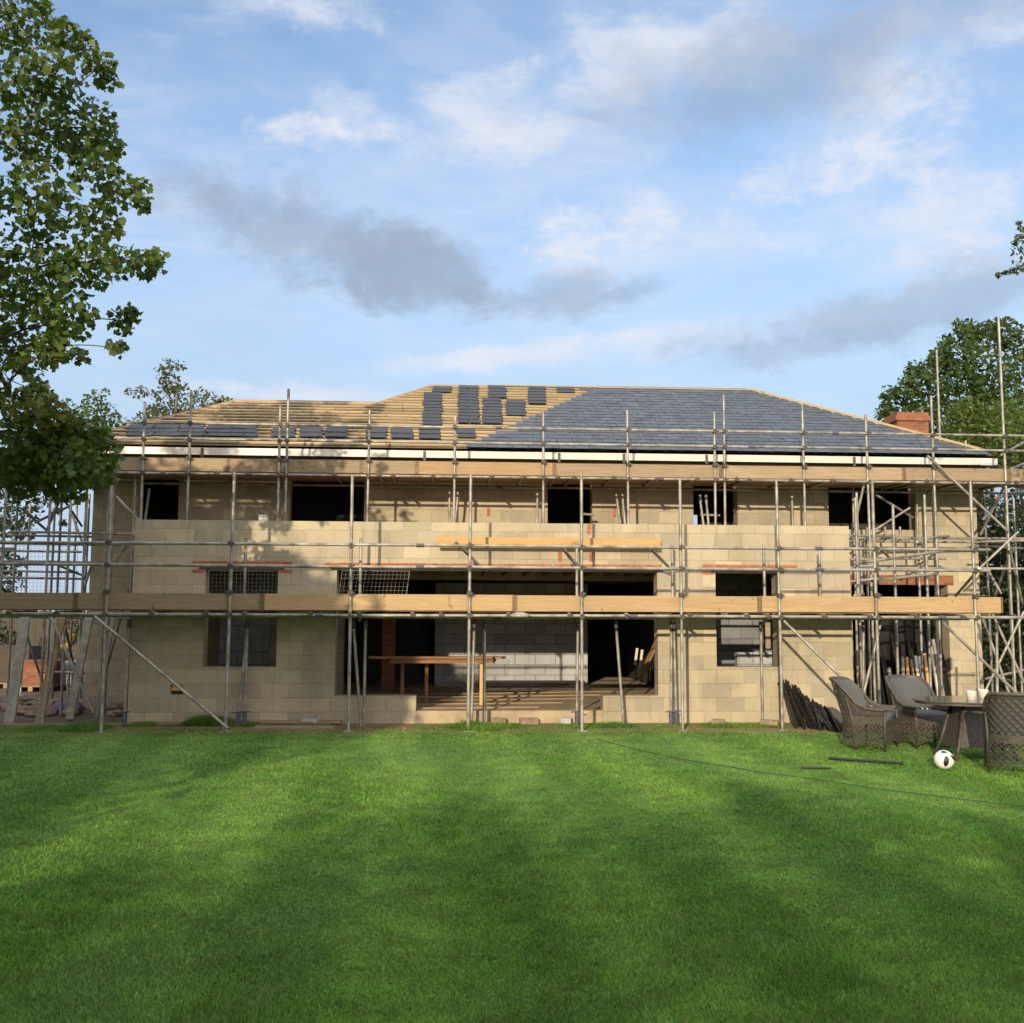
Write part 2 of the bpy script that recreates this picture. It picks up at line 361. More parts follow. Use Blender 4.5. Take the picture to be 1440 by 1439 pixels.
# ------------------------------------------------------------------ main planes of the place
YF = 16.7      # front face of the ground-floor extension
YS = 15.55     # outer row of the front scaffold
YI = 16.38     # inner row of the front scaffold
YM = 19.9      # main wall
YU = 18.5      # outer row of the roof scaffold
YE = 19.45     # eaves
YB = 26.3      # back wall
YW = 22.7      # inner block wall
ZFL = .24      # floor inside
RISE = .04     # the soil rises a little towards the house
def gz(y): t = min(1, max(0, (y-13.2)/2)); return RISE*t*t*(3-2*t)

# ------------------------------------------------------------------ ground and lawn
mg, T, b = newmat('bare_earth')
co = T.new('ShaderNodeTexCoord').outputs['Object']
n1 = T.noise(co, .7, 5, .6); n2 = T.noise(co, 9, 4, .65)
col = T.mix(T.ramp(n1, .35, .65), (.085,.062,.043), (.16,.118,.078)); col = T.mix(T.math('MULTIPLY', n2, .6), col, (.10,.075,.055))
x, y, z = T.xyz(co); far = T.ramp(y, 42, 60)
col = T.mix(far, col, (.06, .10, .03))
T.put(b.inputs['Base Color'], col); b.inputs['Roughness'].default_value = .95; T.put(b.inputs['Normal'], T.bump(n2, .8, .04))
gm = MB()
gm.add([(-700,-700,-.012),(700,-700,-.012),(700,900,-.012),(-700,900,-.012)], [(0,1,2,3)])
tag(gm.build('ground', mg), 'bare brown earth of the building site', 'ground', kind='structure')

def grass_colour(T, co, dark=1.0):
    x, y, z = T.xyz(co)
    wob = T.noise(co, .45, 3, .55)
    st = T.math('SINE', T.math('ADD', T.math('MULTIPLY', T.math('ADD', x, T.math('MULTIPLY', y, .05)), 4.6), T.math('MULTIPLY', wob, 3.0)))
    st = T.ramp(st, -.7, .7)
    n = T.noise(co, 1.6, 5, .62); n5 = T.noise(co, .35, 3, .5)
    a = T.mix(st, (.092,.205,.026), (.142,.272,.044))
    a = T.mix(T.math('MULTIPLY', T.ramp(n, .42, .72), .65), a, (.135,.235,.050))
    a = T.mix(T.math('MULTIPLY', T.ramp(n5, .5, .7), .45), a, (.055,.165,.030))
    dry = T.ramp(T.noise(co, .62, 4, .7), .68, .76)
    a = T.mix(T.math('MULTIPLY', dry, .55), a, (.17,.135,.055))
    m3 = T.noise(co, 2.6, 4, .65); m4 = T.noise(T.comb(T.math('ADD', x, 31.0), T.math('MULTIPLY', y, .7), 3), .8, 5, .7)
    hv_ = T.new('ShaderNodeHueSaturation'); T.put(hv_.inputs['Color'], a); T.put(hv_.inputs['Value'], T.ramp(m3, .3, .7, .84, 1.26)); a = hv_.outputs[0]
    a = T.mix(T.math('MULTIPLY', T.ramp(m4, .5, .68), .4), a, (.085, .185, .055))
    return a
ml, T, b = newmat('lawn_soil')
co = T.new('ShaderNodeTexCoord').outputs['Object']
col = T.mix(.15, grass_colour(T, co), (.03,.045,.012))
x, y, z = T.xyz(co)
edge = T.math('ADD', y, T.math('MULTIPLY', T.math('SUBTRACT', T.noise(co, 1.4, 4, .6), .5), 1.6))
col = T.mix(T.ramp(edge, 15.1, 15.8), col, (.27,.185,.105))
T.put(b.inputs['Base Color'], col); b.inputs['Roughness'].default_value = .95; T.put(b.inputs['Normal'], T.bump(T.noise(co, 45, 3, .7), .8, .03))
lm = MB()
xs = np.linspace(-24, 24, 49); ys = np.concatenate([np.linspace(-26, 13, 25), np.linspace(13.2, 16.9, 20)])
lm.add([(x, y, gz(y)) for y in ys for x in xs], [(j*49+i, j*49+i+1, (j+1)*49+i+1, (j+1)*49+i) for j in range(44) for i in range(48)])
tag(lm.build('lawn', ml), 'mown lawn soil under the short grass', 'lawn', kind='structure')

mgr = bpy.data.materials.new('grass_blade'); mgr.use_nodes = True; T = NT(mgr.node_tree); b = mgr.node_tree.nodes['Principled BSDF']
co = T.new('ShaderNodeTexCoord').outputs['Object']; isl = T.new('ShaderNodeNewGeometry').outputs['Random Per Island']
col = grass_colour(T, co)
hv = T.new('ShaderNodeHueSaturation'); T.put(hv.inputs['Color'], col); T.put(hv.inputs['Value'], T.math('ADD', T.math('MULTIPLY', isl, 1.0), .62))
T.put(hv.inputs['Hue'], T.math('ADD', T.math('MULTIPLY', T.math('FRACT', T.math('MULTIPLY', isl, 17.3)), .05), .475))
col2 = T.mix(T.ramp(T.math('FRACT', T.math('MULTIPLY', isl, 91.7)), .955, .965), hv.outputs[0], (.20,.17,.075))
T.put(b.inputs['Base Color'], col2); b.inputs['Roughness'].default_value = .55; b.inputs['Specular IOR Level'].default_value = .3
tr = T.new('ShaderNodeBsdfTranslucent'); T.put(tr.inputs[0], col2); mx = T.new('ShaderNodeMixShader'); mx.inputs[0].default_value = .4
T.l.new(b.outputs[0], mx.inputs[1]); T.l.new(tr.outputs[0], mx.inputs[2]); T.l.new(mx.outputs[0], mgr.node_tree.nodes['Material Output'].inputs[0])
def make_grass(n):
    vv = rng.uniform(EYE/17.2, EYE/3.7, n); Y = EYE/vv
    X = (rng.uniform(-.62, .62, n)+math.tan(YAW))*Y + rng.uniform(-.6, .6, n)
    # thin, ragged edge by the house and the bare patches
    edge = 16.2 + .18*np.sin(X*2.1) + .12*np.sin(X*5.3+1) + .1*np.sin(X*11.7)
    edge = np.where((X > xat(335, YF)) & (X < xat(470, YF)), 15.85+.1*np.sin(X*9), edge)
    left = X < -5.1
    edge = np.where(left, 16.35, edge); edge = np.where(X > 3.3, 15.5+.3*np.sin(X*6)+.2*np.sin(X*14), edge); edge = np.where(X > 5.2, 15.5+.3*np.sin(X*3), edge)
    edge = np.where(X > 6.5, 14.9+.35*np.sin(X*2.3), edge)
    keep = Y < edge + rng.normal(0, .12, n)
    X, Y = X[keep], Y[keep]; n = len(X)
    w = (.0030+.0005*Y)*rng.uniform(.7, 1.3, n); h = rng.uniform(.011, .026, n)*(1+.25*np.sin(X*1.7+Y*.9))
    return X, Y, w, h
def blades(X, Y, w, h, z0=0.0):
    n = len(X); th = rng.uniform(0, 2*np.pi, n); ln = rng.uniform(.3, 1.4, n)*h; la = rng.uniform(0, 2*np.pi, n)
    V = np.zeros((n, 3, 3), np.float32)
    V[:,0,0] = X-np.cos(th)*w; V[:,0,1] = Y-np.sin(th)*w
    V[:,1,0] = X+np.cos(th)*w; V[:,1,1] = Y+np.sin(th)*w
    V[:,2,0] = X+np.cos(la)*ln; V[:,2,1] = Y+np.sin(la)*ln; V[:,2,2] = h
    t = np.clip((Y-13.2)/2, 0, 1); V[:,:2,2] = -.004; V[:,:,2] += z0+(RISE*t*t*(3-2*t))[:, None]
    return V.reshape(-1, 3)
g1 = blades(*make_grass(760000))
# rough tufts along the foot of the wall
def tufts(n, x0, x1, y0, y1, hh):
    X = rng.uniform(x0, x1, n); Y = rng.uniform(y0, y1, n); k = np.clip(.6+.5*np.sin(X*3.1)+.3*np.sin(X*7.7), .15, 1.3)
    return blades(X, Y, np.full(n, .007), rng.uniform(.4, 1, n)*hh*k)
gg = [g1, tufts(9000, xat(190, YF), xat(330, YF), 16.35, 16.68, .16), tufts(5000, xat(330, YF), xat(470, YF), 16.3, 16.6, .07),
      tufts(2600, xat(655, YS), xat(700, YS), 15.5, 16.2, .13), tufts(7000, xat(585, YF), xat(960, YF), 15.9, 16.55, .06),
      tufts(5000, xat(-60, YF), xat(180, YF), 15.6, 16.6, .09), tufts(3500, xat(940, YF), xat(1100, YF), 15.9, 16.5, .06)]
tag(bulk('grass', np.concatenate(gg), 3, mgr), 'short mown green grass of the lawn', 'grass', kind='stuff')

# ------------------------------------------------------------------ the house
EX0, EX1 = xat(185, YF), xat(1197, YF); ZP = zat(735.5, YF, 700)
MX0, MX1 = xat(124, YM), xat(1379, YM)
TP = math.tan(R(27.7)); ZE = 4.97
rp0 = Vector((0, YE, ZE)); rn = Vector((0, -TP, 1)).normalized()
roofpt = lambda px, py, lift=0: on_plane(px, py, rp0+rn*lift, rn)
house = thing('house', ((EX0+EX1)/2, YF, 0), 'unfinished two storey blockwork house with a half slated hipped roof', 'house')
def P(px, py, Y): p = at(px, py, Y); return p.x, p.z
def hole(px0, px1, py0, py1, Y):
    return (xat(px0, Y, (py0+py1)/2), xat(px1, Y, (py0+py1)/2), zat(py1, Y, (px0+px1)/2), zat(py0, Y, (px0+px1)/2))
zh = zat(803, YF)
big = list(hole(472, 925, 803, 978.5, YF)); mid = (xat(585, YF, 990), xat(848, YF, 990), -1, big[2]+.01)
w1 = hole(287, 390, 801, 938, YF); w2 = hole(1007, 1094, 806, 938, YF)
brk = hole(239, 258, 963, 977, YF)
ew = MB().wall(EX0, EX1, -.15, ZP, YF, YF+.30, [w1, w2, big, mid, brk])
ew.box(EX0, EX0+.28, YF+.30, YM, -.15, ZP); ew.box(EX1-.28, EX1, YF+.30, YM, -.15, ZP)
ew.build('front_wall', M['block'], house)
bk = MB().box(brk[0]+.01, brk[1]-.01, YF+.06, YF+.2, brk[2]+.06, brk[3]-.002); bk.build('vent_brick', M['timber'], house)
# main walls
uo = [hole(195, 251, 668, 748, YM), hole(407, 512, 668, 748, YM), hole(770, 833, 676, 748, YM), hole(975, 1037, 676, 748, YM),
      hole(1165, 1287, 678, 745, YM)]
garage = list(hole(1200, 1336, 822, 1015, YM)); garage[2] = -1
inner = (xat(472, YF)-.2, xat(925, YF)+.9, ZFL-.02, 2.46)
left_side = hole(60, 118, 900, 1000, YM)
mw = MB().wall(MX0, MX1, -.15, 4.86, YM, YM+.3, uo+[garage, inner])
mw.build('main_wall', M['block'], house)
sw = MB().box(MX0, MX0+.3, YM+.3, YB-.3, -.15, 4.86); sw.box(MX1-.3, MX1, YM+.3, YB-.3, -.15, 4.86)
bwx = lambda px, Y: xat(px, Y)
sw.wall(MX0, MX1, -.15, 4.86, YB-.3, YB, [(bwx(965, YB), bwx(990, YB), 3.6, 4.4), (bwx(792, YB), bwx(812, YB), 3.55, 4.25)])
sw.build('rear_wall', M['block_unlit'], house)
# inside
iw = MB().box(xat(612, YW), xat(826, YW), YW, YW+.14, ZFL, zat(820, YW)); iw.build('partition_wall', M['block_grey'], house)
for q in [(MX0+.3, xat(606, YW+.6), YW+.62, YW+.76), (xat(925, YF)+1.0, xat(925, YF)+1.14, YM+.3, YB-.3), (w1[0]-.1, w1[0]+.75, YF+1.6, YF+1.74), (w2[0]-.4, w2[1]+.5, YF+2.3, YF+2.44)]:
    MB().box(*q, ZFL, 2.55).build('inner_wall', M['block_mid'] if q[2] < YF+2.5 else M['block_shaded'], house)
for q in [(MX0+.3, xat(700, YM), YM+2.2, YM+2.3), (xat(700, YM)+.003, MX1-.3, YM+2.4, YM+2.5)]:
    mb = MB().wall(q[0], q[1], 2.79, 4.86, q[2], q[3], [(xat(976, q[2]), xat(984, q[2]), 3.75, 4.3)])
    mb.build('added_partition', M['block_shaded'], house)  # partition added behind the upper windows to keep the rooms dark
bp = MB().box(xat(538, 21.2), xat(556, 21.2), 21.2, 21.45, ZFL, 2.55); bp.build('brick_pier', M['brick'], house)
fl = MB().box(EX0+.28, EX1-.28, YF+.30, YM, -.1, ZFL); fl.box(mid[0]+.003, mid[1]-.003, YF+.012, YF+.30, -.1, ZFL)
fl.box(MX0+.3, garage[0]-.4, YM+.02, YB-.3, -.1, ZFL-.003)
fl.build('floor_slab', M['screed'], house)
# dusty cables of shadow-less planks on the slab are separate; ceilings
ce = MB().box(EX0+.28, EX1-.28, YF+.30, YM-.003, 2.72, 3.02); ce.box(MX0+.3, MX1-.3, YM+.3, YB-.3, 2.56, 2.78)
ce.build('upper_floor', M['bench'], house)
js = MB()
x = EX0+.5
while x < EX1-.4:
    js.box(x, x+.05, YF+.30, YM-.003, 2.53, 2.72); x += .4
js.build('ceiling_joists', M['bench'], house)
# clay strips, steel lintels, movement marks
def strip(px0, px1, py0, py1, Y, mb, proud=.012):
    h = hole(px0, px1, py0, py1, Y); mb.box(h[0], h[1], Y-proud, Y+.02, h[2], h[3]); return mb
for q in [(270,411,789.5,794.5), (270,287,801,805), (391,411,801,805), (458,776,792.5,796), (780,930,794,797), (988,1121,794.5,798), (988,1003,803,808), (826,831,737,751), (829,834,776,790), (785,790,776,790)]:
    strip(*q, YF, MB()).build('clay_tile_strip', M['tile'], house)
for q in [(862,866,713,727), (685,689,713,726)]: strip(*q, YM, MB()).build('clay_tile_strip', M['tile'], house)
for q in [(280, 400, 796.5, 800.8), (466, 932, 798.5, 803.2), (1000, 1102, 800.5, 805.8)]: strip(*q, YF, MB(), .02).build('steel_lintel', M['steel_dark'], house)
gl = MB(); strip(1192, 1340, 809, 822.5, YM, gl, .02); gl.build('brick_lintel', M['brick'], house)
# roof
L1, L2 = roofpt(330, 565.5), roofpt(531, 567); R1, R2 = roofpt(606, 547.5), roofpt(1060, 552)
rL, rR = L1.y-YE, R2.y-YE
cx0, cx1 = L1.x-rL-.0, roofpt(1396, 639).x
L2.y = L1.y; L2.z = L1.z; R1.y = R2.y; R1.z = R2.z
cl, cr = Vector((cx0, YE, ZE)), Vector((cx1, YE, ZE))
yb, ybl = YE+2*rR, YE+2*rL
roof = MB()
roof.add([cl, cr, R2, R1, L2, L1], [(0,1,2,3,4,5)])
roof.add([cr, (cx1, yb, ZE), R2], [(0,1,2)])
R1b = Vector((R1.x-rR, yb, ZE))
roof.add([R2, (cx1, yb, ZE), R1b, R1], [(0,1,2,3)])
roof.add([R1, R1b, (L2.x, ybl, ZE), L2], [(0,1,2,3)])
roof.add([L1, L2, (L2.x, ybl, ZE), (cx0, ybl, ZE)], [(0,1,2,3)]); roof.add([cl, L1, (cx0, ybl, ZE)], [(0,1,2)])
rf = roof.build('roof', M['felt'], house)
def plane_pt(x, s, lift):   # point of the front slope: x, distance up the slope
    c_, s_ = math.cos(R(27.7)), math.sin(R(27.7)); return Vector((x, YE+s*c_, ZE+s*s_)) + rn*lift
SL = (R2-Vector((R2.x, YE, ZE))).length; SLl = (L1-Vector((L1.x, YE, ZE))).length
GA = .215
upv = Vector((0, math.cos(R(27.7)), math.sin(R(27.7))))
def xspan(s):   # left and right end of the front slope at distance s
    if s <= SLl: xl = cl.x+(L1.x-cl.x)*s/SLl
    else: xl = L2.x+(R1.x-L2.x)*(s-SLl)/(SL-SLl)
    return xl, cr.x+(R2.x-cr.x)*s/SL
d0, d1 = roofpt(668, 633), roofpt(836, 551)     # edge of the slated part
sdist = lambda p: (p-Vector((p.x, YE, ZE))).dot(upv)
s0_, s1_ = sdist(d0), sdist(d1)
def xedge(s): return d0.x+(d1.x-d0.x)*(s-s0_)/(s1_-s0_)
bt = MB(); s = .12
while s < SL-.05:
    xl, xr = xspan(s); xr = min(xr, xedge(s)+.5)
    x = xl+.03
    while x < xr:
        L = min(rnd.uniform(2.5, 4.5), xr-x)
        if L > .1: bt.obox(plane_pt(x+L/2, s, .028), Vector((L/2-.006, 0, 0)), upv*.027, rn*.0165)
        x += L
    s += GA
bt.build('roof_batten', M['batten'], rf)
sl = MB(); s = -.06; row = 0
while s < SL-.03:
    xl = xedge(s)+rnd.uniform(-.04, .04); xr = xspan(s+.1)[1]-.10
    xl = math.floor((xl)/.30)*.30 + (.15 if row % 2 else 0); x = xl
    while x < xr-.03:
        w = min(.298, xr-x)
        ln = .245; t = .006
        j = rnd.uniform(-.006, .006); lf = .050+rnd.uniform(0, .003)
        c = plane_pt(x+w/2, s+ln/2+j, lf)
        tilt = (upv - rn*.04).normalized(); nn = (rn + upv*.04).normalized()
        sl.obox(c, Vector((w/2-.003, 0, 0)), tilt*(ln/2), nn*(t/2))
        x += .30
    s += GA; row += 1
sl.build('laid_slates', M['slate'], rf)
rg = MB()
a, b_ = R1+rn*.05, R2+rn*.05
rg.bar((R1.x+1.6, R2.y, R2.z+.055), (R2.x, R2.y, R2.z+.055), .035, .10)
rg.build('ridge_batten', M['batten'], rf)
z3 = lambda q: Vector((0, 0, q))
for p_, q_, w_, t_ in [(R2+z3(.06), cr+(R2-cr)*.05+z3(.065), .05, .17), (R1+z3(.025), L2+z3(.025), .05, .10), (L1+z3(.025), cl+z3(.025), .05, .10), (L1+z3(.03), L2+z3(.03)-Vector((.06,0,0)), .05, .05), (R1+z3(.03)+Vector((.06,0,0)), R1+Vector((1.59, 0, .03)), .05, .05)]:
    MB().bar(p_, q_, w_, t_).build('hip_board', M['batten'], rf)
fz0, fz1 = 4.785, 4.92
fa = MB(); fa.box(cx0, cx1+.02, YE-.03, YE, fz0, fz1); fa.box(cx1-.005, cx1+.02, YE, yb, fz0, fz1); fa.box(cx0, cx0+.02, YE, ybl, fz0, fz1)
fa.build('fascia', M['white'], house)
so = MB(); so.box(cx0+.02, cx1-.005, YE, YM-.003, fz0+.02, fz0+.05); so.build('soffit', M['black'], house)
for px in (597, 786, 877, 993, 1200, 285):
    x = xat(px, YE, 640); MB().box(x-.025, x+.025, YE-.05, YE-.032, fz0-.06, fz1-.01).build('gutter_bracket', M['steel_dark'], house)
gb = MB(); gb.box(xat(1376, YE, 650), xat(1392, YE, 650), YE-.06, YE-.035, fz0-.01, fz1-.02); gb.build('fascia_corner', M['plastic_white'], house)
yc = 25.5
ch = MB(); ch.box(xat(1262, yc, 600), xat(1306, yc, 600), yc, yc+.75, 4.9, zat(592, yc, 1280)); chm = ch.build('chimney', M['brick'], house)
cc = MB(); cc.box(xat(1259, yc, 600), xat(1308.5, yc, 600), yc-.05, yc+.8, zat(592, yc, 1280), zat(585, yc, 1280)); cc.box(xat(1262, yc, 600), xat(1306, yc, 600), yc-.02, yc+.76, zat(585, yc, 1280), zat(580, yc, 1280)); cc.build('chimney_cap', M['brick'], chm)

# loose slates laid out on the battens
where = {}
def slate_bunch(px0, px1, py0, py1, label):
    p = roofpt((px0+px1)/2, py1); q = roofpt((px0+px1)/2, py0)
    wd = (roofpt(px1, (py0+py1)/2).x-roofpt(px0, (py0+py1)/2).x)*.93
    s0, s1 = sdist(p), sdist(q); n = max(1, round((s1-s0)/.25)); xm = (p.x+q.x)/2
    root = thing('slate_stack', plane_pt(p.x, s0, .045), label, 'slates', 'stacks of loose slates laid out on the roof battens')
    for i in range(n):
        sc_ = s0+(i+.5)*(s1-s0)/n; off = rnd.uniform(-.014, .014); mb = MB()
        xc = p.x+(q.x-p.x)*(i+.5)/n + off; k = max(1, round(wd/.30)); ww = wd/k
        for j in range(k):
            for l in range(2):
                mb.obox(plane_pt(xc-wd/2+(j+.5)*ww+rnd.uniform(-.012, .012), sc_+rnd.uniform(-.01,.01), .058+.007*l+rnd.uniform(0,.002)),
                        Vector((ww/2-.004, 0, 0)), (upv-rn*.05)*((s1-s0)/n*.60), rn*.005)
        mb.build('slate_row', M['slate_stack'], root)
for a in [(178,217,602,617,'low slate stack at the far left of the eaves row, next to the hip'),
          (216,254,602,617,'second low slate stack from the left hip along the eaves'),
          (253,290,602,617,'third low slate stack from the left hip along the eaves'),
          (290,328,602,617.5,'fourth low slate stack from the left hip along the eaves'),
          (326,364,602,618,'fifth low slate stack, just left of the gap before the tall pole'),
          (382,417,605.5,618.5,'low slate stack crossed by the tall pole on the left roof'),
          (420,454,605.5,618.5,'low slate stack in the middle of the row of three by the tall pole'),
          (457,490,605.5,618.5,'low slate stack right of the row of three, beside a wide bare gap'),
          (513,545,606,619.5,'low slate stack crossed by a pole, left of two neighbouring stacks'),
          (548,581,606.5,620,'low slate stack just left of the foot of the tallest dark column'),
          (589,620,602,620.5,'slate stack at the foot of the leftmost dark column of the roof'),
          (594,622,555.5,601,'long leftmost column of slates running up to the ridge end'),
          (607,635,547,555,'small slate stack at the ridge above the leftmost column'),
          (643,674,546,598.5,'long column of slates second from the left, reaching the ridge'),
          (641,669,608,619.5,'single low slate stack beneath the second column from the left'),
          (677,706,563.5,599,'lower block of the third slate column from the left'),
          (686,713,546,562.5,'upper block of the third slate column, touching the ridge'),
          (710,739,567,588,'square slate stack between the third column and the laid slates'),
          (742,768,546.5,571,'slate stack at the ridge, fourth column from the left'),
          (782,808,547,555.5,'smallest slate stack at the ridge, nearest the finished slating')]:
    slate_bunch(*a)

# ------------------------------------------------------------------ scaffolds
TR = .0245
def tube_part(root, name, p0, p1, r=TR, m='steel', n=10):
    return MB().tube(p0, p1, r, n).build(name, M[m], root)
def coupler(parent, p, s=.05):
    x, y, z = p; mb = MB(); j = rnd.uniform(-.01, .01)
    mb.box(x-s*.75, x+s*.75, y-s*.9, y+s*.8, z-s*.55+j, z+s*.55+j); mb.tube((x+s*.6, y-s*.8, z+j), (x+s*1.25, y-s*.8, z+j), .011, 6)
    mb.tube((x, y-s*.8, z-s*.9+j), (x, y-s*.8, z+s*.9+j), .012, 6)
    return mb.build('coupler', M['steel_dark'], parent)
def boards(root, name, joints, Y, z0, z1, th, mats, pick):
    for i in range(len(joints)-1):
        a, b_ = joints[i]+.004, joints[i+1]-.004; dz = rnd.uniform(-.008, .008); dy = rnd.uniform(-.006, .006)
        tb_ = MB().box(a, b_, Y+dy, Y+dy+th, z0+dz, z1+dz).build(name, M[pick(i)], root)
        for xe in (a+.004, b_-.034): MB().box(xe, xe+.03, Y+dy-.003, Y+dy+th+.003, z0+dz-.003, z1+dz+.003).build('end_band', M['band'], tb_)
front = thing('scaffold', (xat(660, YS), YS, 0), 'galvanised tube scaffold with one boarded lift along the ground floor front', 'scaffold')
ZL = zat(866, YS); ZT0, ZT1 = zat(859, YS), zat(836.5, YS); ZG1, ZG2 = zat(798.5, YS), zat(768.5, YS)
fst = []
for px, pt, pb in [(150, 655, 1025), (323, 664, 1022), (493, 668, 1025), (660, 668, 1023), (818, 669, 1022), (958, 674, 1024), (1096, 676, 1028), (1232, 675, 1000), (1371, 677, 1000)]:
    x = at(px, 845, YS).x; lean = rnd.uniform(-.012, .012)
    top = Vector((x+lean, YS, zat(pt, YS, px))); ft = Vector((x-lean*.5, YS, .03))
    st = tube_part(front, 'standard', ft, top); fst.append(x)
    for z in (ZL, ZT1+.02, ZG1, ZG2): coupler(st, (x, YS-.03, z))
    bpz = MB().box(x-.075, x+.075, YS-.075, YS+.075, .044, .054); bpz.build('base_plate', M['steel'], st)
X0, X1 = xat(-70, YS), xat(1500, YS)
def run(root, name, x0, x1, Y, z, cuts, z1=None):
    xs_ = [x0]+[c for c in cuts if x0 < c < x1]+[x1]; z1 = z if z1 is None else z1
    for i in range(len(xs_)-1):
        dz = rnd.uniform(-.006, .006); f0 = (xs_[i]-x0)/(x1-x0); f1 = (xs_[i+1]-x0)/(x1-x0)
        o = tube_part(root, name, (xs_[i]+.003, Y, z+(z1-z)*f0+dz), (xs_[i+1]-.003, Y, z+(z1-z)*f1-dz))
        if i: MB().tube((xs_[i]-.06, Y, z+(z1-z)*f0), (xs_[i]+.06, Y, z+(z1-z)*f0), .031, 10).build('sleeve', M['blue_steel'], o)
run(front, 'ledger', X0, xat(1450, YS), YS-.05, ZL, [xat(450, YS), xat(890, YS), xat(1322, YS)])
run(front, 'guard_rail', xat(-40, YS), xat(1390, YS, 800), YS-.05, ZG1, [xat(590, YS), xat(1152, YS)])
run(front, 'guard_rail', xat(-40, YS), xat(1390, YS, 770), YS-.05, ZG2, [xat(590, YS), xat(1152, YS)])
run(front, 'ledger', X0, xat(1400, YS), YI, ZL-.03, [xat(700, YI)])
jt = [xat(p, YS, 848) for p in (-60, 105, 368, 724, 1069, 1412)]
boards(front, 'toe_board', jt, YS+.03, ZT0, ZT1, .04, None, lambda i: ['toe_old','toe_old','toe','toe','toe'][i])
for k in range(4):
    xx = X0-rnd.uniform(0, 1)
    mb = MB()
    while xx < xat(1412, YS):
        e = min(xx+3.9, xat(1412, YS)); mb.box(xx, e-.01, YS+.08+k*.228, YS+.08+k*.228+.222, ZL+.055, ZL+.093); xx += 3.9
    mb.build('platform_board', M['board'], front)
for xa, xb in ((X0, xat(330, YS)), (xat(330, YS)+.01, xat(900, YS)), (xat(900, YS)+.01, xat(1380, YS))):
    MB().box(xa, xb, YS+1.0, YF-.01 if xb < EX1+.5 else YF-.05, ZL+.056, ZL+.092).build('platform_board', M['board'], front)  # inner board added to close the gap and darken the wall below
for px in (15, 82, 215, 290, 345, 437, 505, 580, 620, 715, 800, 880, 968, 1048, 1078, 1156, 1220, 1285, 1350):
    x = xat(px, YS); o = tube_part(front, 'transom', (x, YS-.085, ZL+.028), (x, YI+.1, ZL+.028)); coupler(o, (x, YS-.06, ZL+.01), .042)
# inner row
for px, pb, lean in [(178, 1012, .01), (338, 1010, .10), (346, 1008, .0), (507, 1018, -.13), (513, 1018, .0), (664, 1022, .03), (811, 1018, .02), (875, 1018, -.10), (943, 1020, .02), (950, 1020, -.02), (1071, 1018, .0), (1212, 1000, .05), (1400, 990, .05), (681, 1018, .0)]:
    x = xat(px, YI, 940); zt = ZL-.10
    o = tube_part(front, 'standard', (x-lean*.2, YI, .0), (x+lean, YI, zt))
    MB().tube((x+lean*.92, YI, zt-.12), (x+lean, YI, zt+.02), .031, 10).build('sleeve', M['steel_dark'], o)
    if px in (178, 338, 346, 943, 950, 811):
        MB().tube((x-lean*.1, YI, .02), (x-lean*.05, YI, .26), .033, 10).build('jack_collar', M['blue_steel'], o)
        MB().tube((x-.09, YI-.03, .25), (x+.09, YI-.03, .27), .012, 6).build('jack_handle', M['blue_steel'], o)
for px, py in [(345, 757), (507, 757), (811, 762), (945, 765), (1074, 765), (1152, 772), (1205, 700)]:
    x = xat(px, YI, 800); tube_part(front, 'standard', (x, YI-.02, ZL-.1), (x, YI-.02, zat(py, YI, px)))
def brace(root, a, b_, Ya, Yb=None, name='brace', r=TR): return tube_part(root, name, at(*a, Ya), at(*b_, Yb or Ya), r)
brace(front, (133, 867), (320, 1024), YS-.07); brace(front, (1102, 873), (1262, 1030), YS-.02, 15.1)
brace(front, (1326, 876), (1440, 985), YS+.05)
brace(front, (1240, 870), (1212, 985), YI+.02, YI-.2)
brace(front, (640, 762), (676, 797), YS+.1, YI-.1, 'transom'); brace(front, (787, 766), (812, 797), YS+.1, YI-.1, 'transom'); brace(front, (915, 772), (940, 797), YS+.1, YI-.1, 'transom')
# beam lying on brackets at the guard rails
tb = MB().box(xat(614, YI+.15), xat(930, YI+.15), YI+.13, YI+.18, zat(771, YI+.15, 770), zat(756.5, YI+.15, 770))
tag(tb.build('timber_plank', M['timber']), 'long orange timber plank held on edge behind the upper guard rail', 'plank')

# roof scaffold
upper = thing('scaffold', (xat(660, YU), YU, 3.03), 'galvanised roof edge scaffold standing on the extension roof below the eaves', 'scaffold')
ZUL = zat(672, YU); ZU0, ZU1 = zat(668, YU), zat(650, YU); ZUG1, ZUG2 = zat(624.5, YU), zat(603, YU)
for px, pt in [(202, 565), (266, 552), (403, 547), (393, 571), (518, 577), (639, 586), (764, 578), (883, 577), (1004.5, 580), (1018, 556), (1130, 569), (1220, 583), (1312, 557)]:
    x = at(px, 640, YU).x; z0 = 3.03 if EX0+.3 < x < EX1*YU/YF-.2 else .0
    if px in (639,): z1 = zat(pt, YU, px)
    else: z1 = zat(pt, YU, px)
    st = tube_part(upper, 'standard', (x, YU, z0), (x+rnd.uniform(-.015, .015), YU, z1))
    for z in (ZUL, ZU1-.01, ZUG1, ZUG2):
        if z < z1: coupler(st, (x, YU-.03, z))
UX0, UX1 = xat(-90, YU), xat(1520, YU)
run(upper, 'ledger', UX0, UX1, YU-.05, ZUL, [xat(345, YU), xat(930, YU)])
run(upper, 'guard_rail', xat(150, YU), UX1, YU-.05, ZUG1, [xat(460, YU), xat(1060, YU)])
run(upper, 'guard_rail', xat(165, YU), UX1, YU-.05, ZUG2, [xat(700, YU), xat(1180, YU)])
run(upper, 'ledger', UX0, UX1, YM-.28, ZUL-.04, [xat(700, YM)])
jt = [xat(p, YU, 660) for p in (-80, 155, 320, 508, 586, 780, 1014, 1272, 1420, 1520)]
